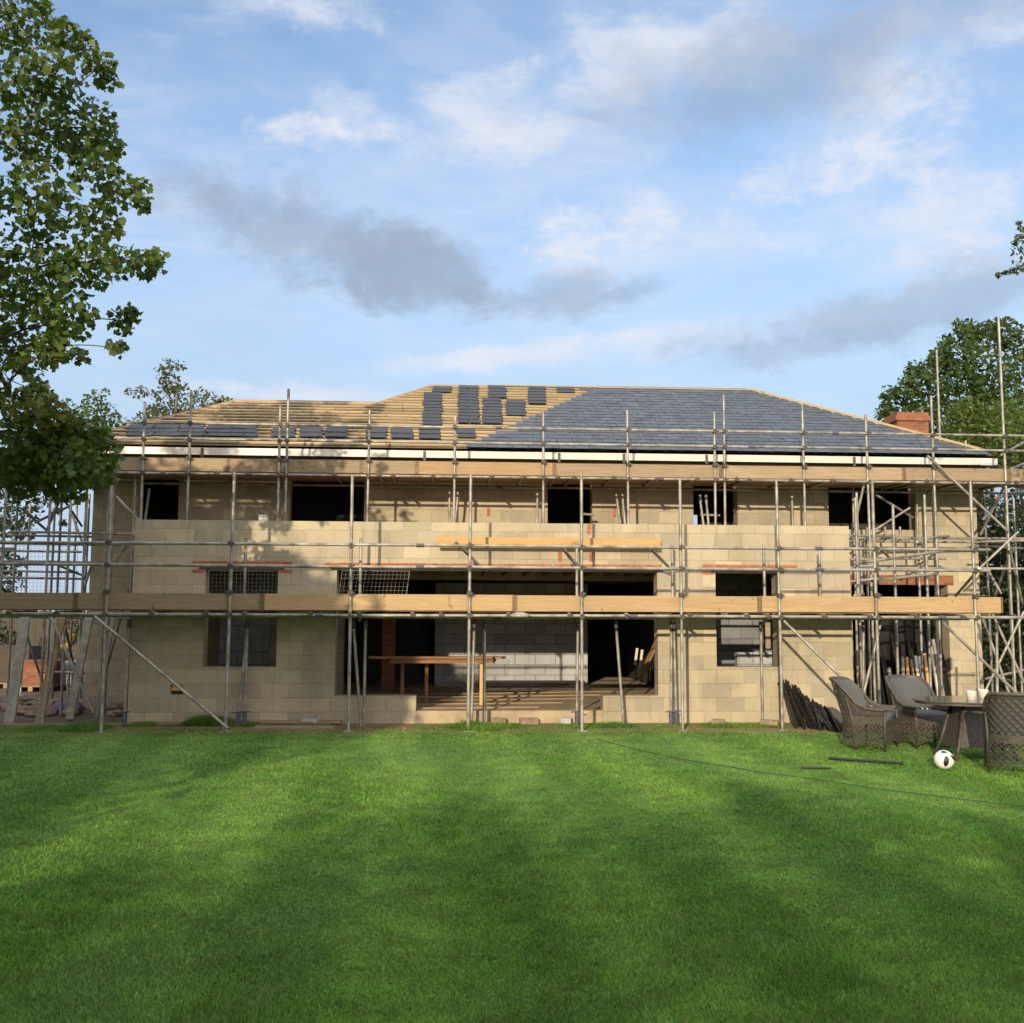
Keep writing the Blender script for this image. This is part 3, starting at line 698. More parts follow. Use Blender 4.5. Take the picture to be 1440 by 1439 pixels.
boards(upper, 'toe_board', jt, YU+.03, ZU0, ZU1, .04, None, lambda i: ['toe_old','toe_old','toe_old','toe_old','toe','toe_old','toe_old','toe_old','toe_old'][i])
for k in range(4):
    mb = MB(); xx = UX0-rnd.uniform(0, 1)
    while xx < UX1:
        mb.box(xx, xx+3.89, YU+.08+k*.228, YU+.08+k*.228+.222, ZUL+.055, ZUL+.093); xx += 3.9
    mb.build('platform_board', M['board'], upper)
MB().box(UX0, MX1+.2, YU+1.0, YM-.06, ZUL+.056, ZUL+.092).build('platform_board', M['board'], upper)  # inner board added to deepen the shade on the main wall
for px in (40, 120, 230, 306, 470, 533, 552, 608, 690, 735, 783, 806, 862, 922, 978, 1034, 1051, 1110, 1168, 1280, 1300, 1360, 1425):
    x = xat(px, YU, 670); o = tube_part(upper, 'transom', (x, YU-.085, ZUL+.028), (x, YM-.1, ZUL+.028)); coupler(o, (x, YU-.06, ZUL+.01), .045)
for px, lean in [(632, .0), (640, .1), (872, -.14), (879, -.1), (989, -.12), (996, -.08), (1114, 0), (205, .1), (390, .1), (755, .02)]:
    x = xat(px, YM-.5, 715); o = tube_part(upper, 'standard', (x-lean*.5, YM-.5, 3.03), (x+lean*.5, YM-.5, 4.06+rnd.uniform(-.04, .04)))
    MB().tube((x+lean*.42, YM-.5, 3.98), (x+lean*.52, YM-.5, 4.12), .03, 8).build('sleeve', M['prop'], o)
brace(upper, (163, 698), (196, 733), YU-.1, name='brace')
for a, b_ in (((820, 723), (836, 724)), ((985, 724), (1012, 725))): brace(upper, a, b_, YM-.4, name='transom')

# right bay and tower
right = thing('scaffold', (xat(1290, YU), YU, 0), 'crowded tangle of tubes in the scaffold bay at the right end of the house', 'scaffold')
for px, py0, py1, Y in [(1203, 842, 668, YM-.4), (1208, 842, 693, 17.6), (1259, 842, 710, 17.4), (1293, 842, 668, YM-.4), (1304, 842, 696, 17.5), (1316, 842, 668, YM-1.2), (1219, 760, 742, 19.2), (1245, 760, 741, 19.2), (1266, 760, 741, 19.2), (1220, 838, 760, 19.3), (1212, 838, 755, 19.1)]:
    a = at(px, py0, Y); b_ = at(px-(py0-py1)*.03*(px-720)/600, py1, Y)
    if py0 > 830: a.z = .0
    tube_part(right, 'standard', a, b_)
for a, b_, Y0, Y1 in [((1192, 757), (1440, 757.5), 19.0, 19.2), ((1192, 761), (1420, 763), 19.5, 19.5), ((1195, 794), (1376, 768), 17.3, 15.6), ((1225, 817), (1318, 807), 17.2, 16.4), ((1195, 754), (1258, 753), 18.2, 19.0), ((1310, 756), (1334, 754), 18.2, 19.2), ((1196, 787), (1225, 787), 18, 18), ((1200, 797), (1228, 796), 18, 18), ((1196, 818), (1235, 814), 18, 17.8),
                          ((1200, 838), (1215, 836), 17.5, 17.5), ((1190, 799), (1440, 800), 18.2, 18.2), ((1210, 785), (1330, 786), 19.4, 19.4)]:
    brace(right, a, b_, Y0, Y1, 'ledger')
for a, b_, Y0, Y1 in [((1216, 677), (1201, 742), YU+.1, YU+.3), ((1232, 696), (1284, 728), 19.3, 19.6), ((1280, 714), (1226, 748), 19.3, 19.6), ((1235, 770), (1252, 785), 17.6, 18.6), ((1290, 762), (1304, 772), 17.6, 18.6), ((1377, 800), (1344, 838), 15.5, 18.0)]:
    brace(right, a, b_, Y0, Y1)
tower = thing('scaffold', (xat(1425, YU), YU, 0), 'tall dark braced scaffold tower beside the trees at the right edge', 'scaffold')
for px, pt, Y in [(1404, 446, YU), (1317, 492, 20.9), (1358, 620, 21.5), (1446, 560, YU), (1384, 690, 20.2), (1425, 700, 21.5), (1413, 680, YM)]:
    b_ = at(px, pt, Y); b_2 = Vector((b_.x, Y, 5.0 if px == 1317 or px == 1358 else .0))
    st = tube_part(tower, 'standard', b_2, b_)
    if Y == YU:
        for z in (ZUL, ZUG1, ZUG2, 3.0, 1.8): coupler(st, (b_.x, Y-.03, z), .055)
for a, b_, Y0, Y1 in [((1304, 641), (1418, 748), YU-.1, YU-.1), ((1416, 676), (1379, 752), YU+.2, YU+1), ((1377, 800), (1432, 748), YU-.1, YU-.1), ((1420, 780), (1398, 842), YU, YU+1), ((1418, 765), (1438, 850), YU, YU+1),
                      ((1395, 862), (1440, 960), YU, YU), ((1440, 860), (1384, 975), YU, YU), ((1382, 870), (1424, 990), YU+1, YU), ((1388, 800), (1408, 835), YU+.5, YU+.5), ((1408, 640), (1440, 622), YU+1, YU+2), ((1420, 660), (1440, 652), YU+1, YU+2),
                      ((1383, 730), (1408, 700), YU+.5, YU+2), ((1440, 690), (1385, 705), YU+1.2, YU+1.6)]:
    brace(tower, a, b_, Y0, Y1)
for a, b_, Y0, Y1 in [((1380, 762), (1450, 760), YU, YU), ((1380, 800), (1460, 800), YU, YU), ((1395, 868), (1460, 868), YU, YU), ((1400, 700), (1450, 690), YU, YU+1.5), ((1385, 955), (1450, 940), YU+1, YU+1), ((1380, 768), (1450, 772), YU+1.2, YU+1.2)]:
    brace(tower, a, b_, Y0, Y1, 'ledger')
# left tower
ltw = thing('scaffold', (xat(60, YU), YU, 0), 'shaded scaffold tower with boarded lifts beyond the left end of the house', 'scaffold')
for px, Y in [(5, 18.2), (22, 20.5), (68, 19.0), (75, 22.0), (84, 20.5), (97, 18.4), (119, 19.0), (123, 22.0), (157, 18.9), (187, 18.9), (150, 19.4), (40, 23), (106, 23)]:
    x = xat(px, Y, 760); tube_part(ltw, 'standard', (x, Y, 0), (x, Y, 4.3 if px not in (5, 119) else 5.3))
for y, Y, a, b_ in [(748, 18.9, 15, 195), (753, 20.5, 10, 190), (764, 19.4, 0, 170), (789, 19.4, -20, 150), (812, 20.5, -20, 120), (803, 22, 0, 110), (774, 22, -20, 115), (770, 18.4, -30, 20), (865, 20.5, -30, 150), (945, 22, 60, 120), (867, 18.4, -30, 180)]:
    p = at(a, y, Y); q = at(b_, y, Y); q.z = p.z-.02; tube_part(ltw, 'ledger', p, q)
for a, b_, Y0, Y1 in [((50, 735), (122, 700), 19, 22), ((88, 700), (115, 740), 20.5, 22), ((30, 715), (68, 748), 19, 20.5), ((68, 860), (132, 1003), 17.6, 17.2), ((90, 872), (108, 960), 20.5, 22), ((130, 900), (105, 960), 20, 20.6), ((70, 790), (122, 812), 18.4, 22), ((155, 800), (180, 765), 18.9, 19.4), ((30, 872), (60, 960), 20.5, 21), ((130, 790), (115, 838), 19.4, 19.4), ((180, 830), (150, 940), 18.9, 19.4), ((90, 690), (66, 745), 19, 20), ((100, 720), (122, 780), 22, 20)]:
    brace(ltw, a, b_, Y0, Y1)
for Y0, z, px0, px1 in [(18.5, 4.36, -60, 150), (19.6, 4.34, -60, 110)]:
    for k in range(4): MB().box(xat(px0, Y0), xat(px1, Y0), Y0+k*.23, Y0+k*.23+.222, z, z+.038).build('platform_board', M['board'], ltw)
def mesh_panel(px0, px1, py0, py1, Y, label, sp=.062, lean=0, skew=0, r=.0022):
    x0, x1, z0, z1 = hole(px0, px1, py0, py1, Y); root = thing('mesh_panel', ((x0+x1)/2, Y, z0), label, 'mesh panel')
    mb = MB(); x = x0
    while x <= x1+.001: mb.tube((x, Y, z0), (x+skew*(z1-z0), Y+lean*(z1-z0), z1), r, 4, caps=False); x += sp
    z = z0
    while z <= z1+.001: mb.tube((x0+skew*(z-z0), Y+.006+lean*(z-z0), z), (x1+skew*(z-z0), Y+.006+lean*(z-z0), z), r, 4, caps=False); z += sp
    mb.build('wire_grid', M['wire'], root)
    fr = MB(); e = lambda x, z: (x+skew*(z-z0), Y+lean*(z-z0), z)
    for p, q in (((x0,z0),(x1,z0)),((x1,z0),(x1,z1)),((x1,z1),(x0,z1)),((x0,z1),(x0,z0))): fr.tube(e(*p), e(*q), r*1.8, 6)
    fr.build('panel_frame', M['wire'], root)
mesh_panel(293, 391, 803, 836, YI-.12, 'wire mesh panel standing before the left ground floor window')
mesh_panel(477, 572, 803, 836, YI-.12, 'skewed wire mesh panel at the left end of the wide opening', skew=.12)
mesh_panel(15, 108, 768, 836, 20.7, 'fine wire mesh screen against the sky on the left tower', sp=.075)

# ------------------------------------------------------------------ things in and on the extension
wb = thing('workbench', (xat(615, 17.9), 17.9, ZFL), 'brown plank workbench on thin legs inside the wide ground floor opening', 'workbench')
zt = zat(923, 17.8, 620)
MB().box(xat(520, 17.7), xat(712, 17.7), 17.6, 17.83, zt-.035, zt).build('bench_top', M['bench'], wb)
MB().box(xat(545, 17.9), xat(698, 17.9), 17.86, 18.08, zt-.09, zt-.052).build('bench_top', M['bench'], wb)
MB().box(xat(550, 17.7), xat(696, 17.7), 17.66, 17.76, zt-.115, zt-.036).build('bench_rail', M['bench'], wb)
for px, Y, m in ((566, 17.9, 'bench'), (677, 17.75, 'timber')):
    x = xat(px, Y, 950); MB().box(x-.03, x+.03, Y-.03, Y+.03, ZFL, zt-.11).build('leg', M[m], wb)
x = xat(600, 18.1, 950); MB().box(x-.03, x+.03, 18.02, 18.08, ZFL, zt-.095).build('leg', M['bench'], wb)
for i, (a, b_, y0, zz, m, l) in enumerate([(620, 800, 22.45, .0, 'alu', 'pale long batten lying lowest along the foot of the grey partition'), (655, 822, 22.3, .06, 'white', 'white trim length lying across others by the partition'), (612, 760, 22.1, .0, 'alu', 'grey strip lying in front of the partition timber')]):
    o = MB().box(xat(a, y0), xat(b_, y0), y0, y0+.1, ZFL+zz, ZFL+zz+.055).build('trim_length', M[m]); tag(o, l, 'trim')
for i in range(5):
    x = xat(640+i*30, 18, 990); y = 17.0+.75*i
    mb = MB().bar((x-1.2-.2*i, y, ZFL+.012), (x+1.4+.1*i, y+.25+.09*i, ZFL+.012), .09, .02, (0, 1, 0))
    tag(mb.build('floor_batten', M['board']), ['thin dusty batten lying on the floor nearest the wide opening', 'thin dusty batten second from the opening edge', 'thin batten across the middle of the dusty floor', 'thin batten beyond the middle of the dusty floor', 'thin batten deepest inside on the dusty floor'][i], 'batten', 'battens lying on the dusty floor')
pl = MB().bar(at(902, 948, 20.6), at(928, 893, 21.0), .35, .02, (0, 1, 0)); tag(pl.build('plywood_sheet', M['timber']), 'plywood sheet leaning in the dark doorway', 'sheet')
for i, (a, b_) in enumerate((((893, 935), (896, 912)), ((900, 938), (903, 914)))):
    tag(MB().bar(at(*a, 20.4), at(*b_, 20.5), .05, .03).build('timber_offcut', M['white']), ['short pale offcut left of its twin in the dark doorway', 'short pale offcut beside the leaning plywood sheet'][i], 'offcut')
bx = xat(1062, 18.4, 930)
sb = thing('step_block', (bx, 18.2, ZFL), 'pale stepped block mass seen through the right window', 'blocks')
MB().box(xat(1036, 18.2), xat(1060, 18.2), 18.2, 18.4, ZFL, zat(917, 18.2)).build('lower_block', M['block_grey'], sb)
MB().box(xat(1060, 18.2)+.003, xat(1092, 18.2), 18.2, 18.4, ZFL, zat(912, 18.2)).build('upper_block', M['block_grey'], sb)
lb = MB().box(xat(364, 17), xat(376, 17), YF+.05, YF+.2, ZP+.0, ZP+.10); tag(lb.build('loose_block', M['block_grey']), 'small pale block left on top of the parapet', 'block')
wt = MB().lathe(at(731, 866, YS-.1)-Vector((0,0,.03)), [(.0,0),(.13,.005),(.16,.03),(.12,.06),(.05,.085),(.0,.09)], 16)
tag(wt.build('site_lamp', M['lamp']), 'pale round site lamp fixed to the middle of the lower ledger', 'lamp')

# garage: leaning poles and black sheet
for i, (a, b_, m) in enumerate([((1272, 990), (1269, 925), 'alu'), ((1280, 990), (1275, 925), 'timber'), ((1290, 990), (1281, 928), 'board'), ((1298, 992), (1287, 923), 'white'), ((1305, 992), (1292, 924), 'white'), ((1310, 992), (1300, 920), 'timber'), ((1330, 1000), (1312, 900), 'alu'), ((1322, 998), (1309, 910), 'white'), ((1258, 985), (1250, 940), 'alu')]):
    pa = at(*a, 19.2); pa.z = .0; pb = at(*b_, 19.8)
    lab = ['grey pole leaning in the dark opening, second from the left', 'orange timber pole left of the white poles', 'brown pole between the orange and white poles', 'white pole left of its white neighbour in the opening', 'white pole right of its white neighbour in the opening', 'slim timber pole beside the two white poles', 'longest grey pole at the right edge of the opening', 'white pole beside the longest grey pole', 'leftmost short grey pole in the dark opening'][i]
    tag(MB().tube(pa, pb, .032 if m != 'alu' else .036, 8).build('leaning_pole', M[m]), lab, 'pole', 'poles leaning in the dark opening')
nv, nu = 9, 14; vs = []
for j in range(nv):
    for i in range(nu):
        t = j/(nv-1); uu = i/(nu-1)
        px = 1232+(1330-1232)*uu + 22*t*uu; py = 872+(1000-872)*t
        p = at(px, py, 20.35+.07*math.sin(i*1.9+j*.4)); 
        if j == nv-1: p.z = .0
        vs.append(p)
sh = MB().add(vs, [(j*nu+i, (j+1)*nu+i, (j+1)*nu+i+1, j*nu+i+1) for j in range(nv-1) for i in range(nu-1)], True)
sh.add([v_+Vector((0, .01, 0)) for v_ in vs], [(j*nu+i+1, (j+1)*nu+i+1, (j+1)*nu+i, j*nu+i) for j in range(nv-1) for i in range(nu-1)], True)
tag(sh.build('black_sheet', M['sheet']), 'black plastic sheet hanging in folds across the right opening', 'sheet')
for i in range(16):
    px = 1222+i*6.4+rnd.uniform(-2, 2); pa = at(px+10, 995, 19.5+rnd.uniform(-.2, .1)); pa.z = .0; pb = at(px-4+rnd.uniform(-6, 4), rnd.uniform(885, 940), 20.2)
    tag(MB().tube(pa, pb, rnd.choice((.022, .03)), 8).build('dark_pole', M['blackpole']), 'dark pole leaning in the gloom of the right opening', 'pole', 'dark poles leaning in the right opening')
nv2, nu2 = 8, 6; v2 = []
for j in range(nv2):
    for i in range(nu2):
        t = j/(nv2-1); w_ = i/(nu2-1); p = at(1312+4*t+(12+16*t)*w_, 905+100*t, 19.78-.35*t+.05*math.sin(i*2.1+j)); p.z = max(.0, p.z) if j < nv2-1 else .0; v2.append(p)
dm = MB().add(v2, [(j*nu2+i, (j+1)*nu2+i, (j+1)*nu2+i+1, j*nu2+i+1) for j in range(nv2-1) for i in range(nu2-1)], True)
dm.add([q+Vector((0, .012, 0)) for q in v2], [(j*nu2+i+1, (j+1)*nu2+i+1, (j+1)*nu2+i, j*nu2+i) for j in range(nv2-1) for i in range(nu2-1)], True)
tag(dm.build('dark_tarpaulin', M['sheet']), 'dark tarpaulin draped at the right jamb of the right opening', 'tarpaulin')
# black poles heaped against the wall
for i in range(60):
    t = i/59; f = rnd.uniform(-.02, .02)
    g = ground(1122+68*t+rnd.uniform(-9, 9), 1032+rnd.uniform(-4, 4)-6*(1-t)); g.z = .05
    tpx = 1098+72*t+rnd.uniform(-4, 4); tpy = 953+52*t+rnd.uniform(-3, 9)
    tp = at(tpx, tpy, min(YF-.05, g.y+rnd.uniform(.2, .6)+.25*(1-t)))
    mb = MB().tube(g, tp, rnd.choice((.014, .018, .022)), 7)
    for q in (.25, .6, .85):
        p = g.lerp(tp, q+rnd.uniform(-.06, .06)); mb.tube(p-(tp-g).normalized()*.02, p+(tp-g).normalized()*.02, .026, 7)
    tag(mb.build('black_pole', M['blackpole']), 'thin black pole in the heap leaning against the block wall', 'pole', 'black poles heaped against the block wall')

# soleboards
for a, b_, dz, l in [((110, 1025), (470, 1019), 0, 'long pale sole board lying under the left scaffold feet'), ((330, 1022), (480, 1022.5), .02, 'short sole board overlapping the long one at the left'), ((360, 1027), (470, 1028), 0, 'broken board lying in the grass before the sole boards')]:
    p, q = ground(*a), ground(*b_); p.z = q.z = .058+dz
    tag(MB().bar(p, q, .2, .036, (0, 1, 0)).build('sole_board', M['board']), l, 'board')
for px, py in [(660, 1024), (818, 1023), (960, 1026), (1096, 1031)]:
    p = ground(px, py)
for i, (px, py, w_, l_) in enumerate([(700, 1016, .22, 'half block lying in the grass by the middle scaffold pole'), (742, 1017, .3, 'broken block lying under the low sill left of the opening centre'), (792, 1015, .16, 'small block piece by the pole right of the opening centre'), (1010, 1021, .2, 'block fragment on the dry soil below the right window'), (1082, 1022, .28, 'block piece on the dry soil by the black pole heap'), (440, 1017, .25, 'grey block piece on the soil beside the left sole boards')]):
    g = ground(px, py, .03); y_ = min(g.y, YF-.12); a_ = rnd.uniform(-.6, .6)
    tag(MB().obox((g.x, y_, .08), Vector((math.cos(a_), math.sin(a_), 0))*w_/2, Vector((-math.sin(a_), math.cos(a_), 0))*.05, Vector((0, .012, .055))).build('broken_block', M['block_grey'] if i in (5, 2) else M['stone']), l_, 'block')
# rod, hose, scraps
p, q = ground(1166, 1070), ground(1271, 1077); p.z = q.z = .03
tag(MB().tube(p, q, .018, 8).build('black_rod', M['blackpole']), 'black rod lying on the grass before the wicker chairs', 'rod')
p, q = ground(1127, 1083), ground(1168, 1084); p.z = q.z = .03
tag(MB().tube(p, q, .012, 8).build('dark_stick', M['blackpole']), 'short dark stick lying on the grass left of the rod', 'stick')
hp = [ground(x_, y_, .03) for x_, y_ in ((840, 1040), (900, 1055), (960, 1068), (1030, 1079), (1075, 1087), (1150, 1096), (1240, 1110), (1330, 1121), (1445, 1135), (1520, 1142))]
tag(MB().path(hp, .0045, 6).build('garden_hose', M['hose']), 'thin green hose lying across the lawn towards the chairs', 'hose')

# ------------------------------------------------------------------ garden furniture
def lattice(mb, fn, u0, u1, v0, v1, L, H, sp=.066, r=.0056, both=True):
    """diagonal woven strands on the surface fn(u,v); L, H its size in metres"""
    for sg in ((1, -1) if both else (1,)):
        a = -H
        while a < L+H:
            pts = []
            for k in range(0, 9):
                vv = k/8; uu = (a+sg*vv*H)/L if sg > 0 else (a+(1-vv)*H)/L
                pts.append((uu, vv))
            seg = []
            for uu, vv in pts+[(9, 9)]:
                if 0 <= uu <= 1: seg.append(fn(u0+(u1-u0)*uu, v0+(v1-v0)*vv))
                else:
                    if len(seg) > 1: mb.path(seg, r, 4)
                    seg = []
            a += sp
def make_chair():
    root = thing('wicker_chair', (0,0,0), 'dark wicker armchair', 'chair', 'wicker armchairs round the garden table')
    hw, dp = .30, .30                          # half width, half depth; the chair looks along -y
    def plan(u, k=1.0):                        # U shape: front left corner, round the back, front right corner
        if u < .28: t = u/.28; return Vector((-hw*k, -dp+t*(dp*1.25), 0))
        if u > .72: t = (1-u)/.28; return Vector((hw*k, -dp+t*(dp*1.25), 0))
        a = math.pi*(u-.28)/.44; return Vector((-math.cos(a)*hw*k, dp*.25+math.sin(a)*dp*.85, 0))
    def top(u):
        c = abs(u-.5)/.5; t = min(1, max(0, (.66-c)/.42)); return .57+.36*t*t*(3-2*t)-.02*c
    def fl(z): return 1+.22*max(0, z-.45)+.05*max(0, .3-z)
    def sh_(u, z):
        p = plan(u, fl(z)); 
        if p.y > 0: p.y += .30*max(0, z-.42)
        p.z = z; return p
    low = lambda u: .05+.075*abs(math.sin(u*math.pi/.28 if u < .28 else ((1-u)*math.pi/.28 if u > .72 else (u-.28)*math.pi/.44)))
    body = MB(); N = 44
    def band(f0, f1, th=.012):
        ring = []
        for i in range(N+1):
            u = i/N; a, b2 = sh_(u, f0(u)), sh_(u, f1(u)); nrm = Vector((a.x, a.y, 0)).normalized()*th
            ring.append((a, b2, b2-nrm, a-nrm))
        for i in range(N):
            q, w = ring[i], ring[i+1]
            body.add([q[0], w[0], w[1], q[1]], [(0,1,2,3)], True); body.add([q[3], w[3], w[2], q[2]], [(3,2,1,0)], True)
            body.add([q[1], w[1], w[2], q[2]], [(0,1,2,3)]); body.add([q[0], w[0], w[3], q[3]], [(3,2,1,0)])
    band(lambda u: .36, lambda u: .46)
    body.build('woven_band', M['rattan'], root); body = MB()
    band(lambda u: top(u)-.05, lambda u: top(u), .03)
    body.build('top_band', M['rattan'], root)
    la = MB()
    lattice(la, lambda u, v: sh_(u, low(u)+(.36-low(u))*v), 0, 1, 0, 1, 1.75, .27)
    la.build('lower_lattice', M['rattan'], root); la = MB()
    lattice(la, lambda u, v: sh_(u, .46+(top(u)-.05-.46)*v), 0, 1, 0, 1, 1.75, .30)
    la.build('side_lattice', M['rattan'], root)
    fp = MB(); fr = lambda x, z: Vector((-hw+2*hw*x, -dp-.005, z))
    fp.box(-hw+.01, hw-.01, -dp-.012, -dp, .33, .41)
    lattice(fp, lambda u, v: fr(u, .06+.07*math.sin(u*math.pi)+(.33-.06-.07*math.sin(u*math.pi))*v), 0, 1, 0, 1, .6, .26)
    fp.build('front_panel', M['rattan'], root)
    rim = MB(); rim.path([sh_(i/40, top(i/40)) for i in range(41)], .022, 8); rim.build('rolled_rim', M['rattan'], root); rim = MB(); rim.path([sh_(i/60, low(i/60)) for i in range(61)], .009, 6)
    rim.build('arched_hem', M['rattan'], root); rim = MB(); rim.path([fr(i/16, .06+.07*math.sin(i/16*math.pi)) for i in range(17)], .009, 6)
    rim.build('front_hem', M['rattan'], root)
    for u in (0, 1, .30, .70):
        lg = MB(); p = sh_(u, 0); q = sh_(u, top(u)-.02 if u in (0, 1) else .7)
        lg.path([p, sh_(u, .35), q], [.016, .018, .018], 8); lg.build('leg', M['rattan'], root)
    sc = MB(); n = 24
    pr = [plan(i/n, .93) for i in range(n+1)]
    rows = [[Vector((p.x*s, p.y*s, z)) for p in pr] for s, z in ((.93, .385), (1, .41), (1, .45), (.95, .48), (.4, .492))]
    for a in range(4):
        A, B_ = rows[a], rows[a+1]; m_ = len(A)
        sc.add(A+B_, [(i, (i+1) % m_, m_+(i+1) % m_, m_+i) for i in range(m_)], True)
    sc.add(rows[4], [tuple(range(n+1))]); sc.build('seat_cushion', M['cushion'], root)
    bc = MB(); ga, gb_ = 20, 8; fr_, bk_ = [], []
    for j in range(gb_+1):
        for i in range(ga+1):
            u = .27+.46*i/ga; z = .50+(top(u)-.02-.50)*j/gb_; p = sh_(u, z); c_ = Vector((p.x, p.y, 0)).normalized()
            puff = .055*min(1, 4*min(i/ga, 1-i/ga))*min(1, 4*min(j/gb_, 1-j/gb_)+.25)*(1-.35*(1 if i % 5 == 0 else 0))
            bk_.append(p-c_*.025); fr_.append(p-c_*(.03+puff))
    fc = [(j*(ga+1)+i, j*(ga+1)+i+1, (j+1)*(ga+1)+i+1, (j+1)*(ga+1)+i) for j in range(gb_) for i in range(ga)]
    bc.add(fr_, [tuple(reversed(f)) for f in fc], True); bc.add(bk_, fc, True)
    bc.build('back_cushion', M['cushion'], root)
    return root
ch0 = make_chair()
def put_chair(o, px, py, face, label):
    g = ground(px, py); o.location = (g.x, g.y, 0); o.rotation_euler = (0, 0, face); o['label'] = label; return o
# facing: 0 looks towards the camera (-y); +90 deg looks to the right (+x)
def place(px, py, deg, label, first=False):
    g = ground(px, py)
    if first: ch0.location = (g.x, g.y, 0); ch0.rotation_euler = (0, 0, R(deg)); ch0['label'] = label; return ch0
    return dup(ch0, (g.x, g.y, 0), R(deg), label)
place(1222, 1053, 52, 'wicker armchair nearest the heap of black poles, turned towards the table', True)
place(1296, 1049, 12, 'wicker armchair behind the table, facing the lawn with its back to the dark opening')
place(1430, 1087, 155, 'wicker armchair in front at the right edge, seen from behind')
place(1446, 1046, 250, 'wicker armchair at the right edge beyond the table, only its back top showing')
tg = ground(1372, 1066); tx, ty = tg.x, tg.y
tbl = thing('garden_table', (tx, ty, 0), 'oval dark garden table with a wicker pedestal among the armchairs', 'table')
prof = [(math.cos(2*math.pi*i/40), math.sin(2*math.pi*i/40)) for i in range(40)]
def disc(mb, a, b_, z0, z1):
    A = [Vector((tx+a*c_, ty+b_*s_, z0)) for c_, s_ in prof]; B_ = [Vector((tx+a*c_, ty+b_*s_, z1)) for c_, s_ in prof]
    mb.add(A+B_, [(i, (i+1)%40, 40+(i+1)%40, 40+i) for i in range(40)], True); mb.add(A, [tuple(range(39,-1,-1))]); mb.add(B_, [tuple(range(40))])
t1 = MB(); disc(t1, .78, .55, .725, .74); t1.build('tabletop', M['tabletop'], tbl)
t2 = MB(); disc(t2, .74, .51, .69, .722); t2.build('table_apron', M['rattan'], tbl)
pd = MB(); Q = lambda a, b_, z: [Vector((tx+sx*a, ty+sy*b_, z)) for sx, sy in ((-1,-1),(1,-1),(1,1),(-1,1))]
pd.add(Q(.34,.24,.16)+Q(.20,.15,.66), [(0,1,5,4),(1,2,6,5),(2,3,7,6),(3,0,4,7),(3,2,1,0),(4,5,6,7)]); pd.build('pedestal', M['rattan'], tbl)
for sx, sy in ((-1,-1),(1,-1),(1,1),(-1,1)):
    MB().path([(tx+sx*.40, ty+sy*.29, 0), (tx+sx*.33, ty+sy*.235, .2), (tx+sx*.22, ty+sy*.16, .66)], .02, 8).build('leg', M['rattan'], tbl)
for px, dy, l in ((1366, -.15, 'white tapered pot on the garden table, left of its twin'), (1383, .1, 'white tapered pot on the garden table, right of its twin')):
    x = xat(px, ty+dy, 985); o = MB().lathe((x, ty+dy, .74), [(0, 0), (.055, 0), (.065, .11), (.068, .115), (.058, .115), (.05, .02), (0, .02)], 20)
    tag(o.build('plant_pot', M['plastic_white']), l, 'pot')
g = ground(1374, 1068); bn = MB(); prf = [(0, .4)]
for i in range(9): prf += [(.055+.004*(i % 2), .4+.03*i), (.058-.004*(i % 2), .41+.03*i)]
prf += [(.06, .68), (0, .68)]
stn = thing('cup_stack', (g.x, g.y-.55, 0), 'white ribbed cylinder standing in front of the table beside the pots', 'canister')
MB().lathe((g.x, g.y-.62, 0), prf, 18).build('ribbed_body', M['plastic_white'], stn); MB().tube((g.x, g.y-.62, 0), (g.x, g.y-.62, .4), .02, 8).build('stand', M['rattan'], stn)
# football
g = ground(1331, 1083); rb = .112; bc_ = Vector((g.x, g.y+.05, rb))
ball = thing('football', (bc_.x, bc_.y, 0), 'white football with black patches lying on the grass by the table leg', 'ball')
import bmesh
def sphere(c, r, sub=4):
    bm = bmesh.new(); bmesh.ops.create_icosphere(bm, subdivisions=sub, radius=r); mb = MB()
    mb.add([c+v_.co for v_ in bm.verts], [[v_.index for v_ in f.verts] for f in bm.faces], True); bm.free(); return mb
sphere(bc_, rb).build('ball_skin', M['ball_white'], ball)
def patch(d, su, sv, tilt=0):
    d = Vector(d).normalized(); a = d.cross(Vector((0,0,1))).normalized(); b_ = a.cross(d)
    a, b_ = a*math.cos(tilt)+b_*math.sin(tilt), b_*math.cos(tilt)-a*math.sin(tilt); mb = MB(); vs = []; n = 10
    for j in range(n+1):
        for i in range(n+1):
            x_, y_ = (2*i/n-1), (2*j/n-1); k = math.sqrt(1-.35*max(x_*x_, y_*y_)*min(x_*x_, y_*y_)*2) if abs(x_*y_) > .5 else 1
            vs.append(bc_+(d+a*x_*su*k+b_*y_*sv*k).normalized()*(rb+.0015))
    mb.add(vs, [(j*(n+1)+i, j*(n+1)+i+1, (j+1)*(n+1)+i+1, (j+1)*(n+1)+i) for j in range(n) for i in range(n)], True)
    mb.build('black_patch', M['black_rubber'], ball)
patch((-.25, -1, -.05), .27, .62, .12); patch((.62, -.75, .32), .18, .38, -.8); patch((-.25, -.5, .95), .3, .18); patch((.9, .3, -.1), .2, .3); patch((-.9, .5, .1), .2, .3)

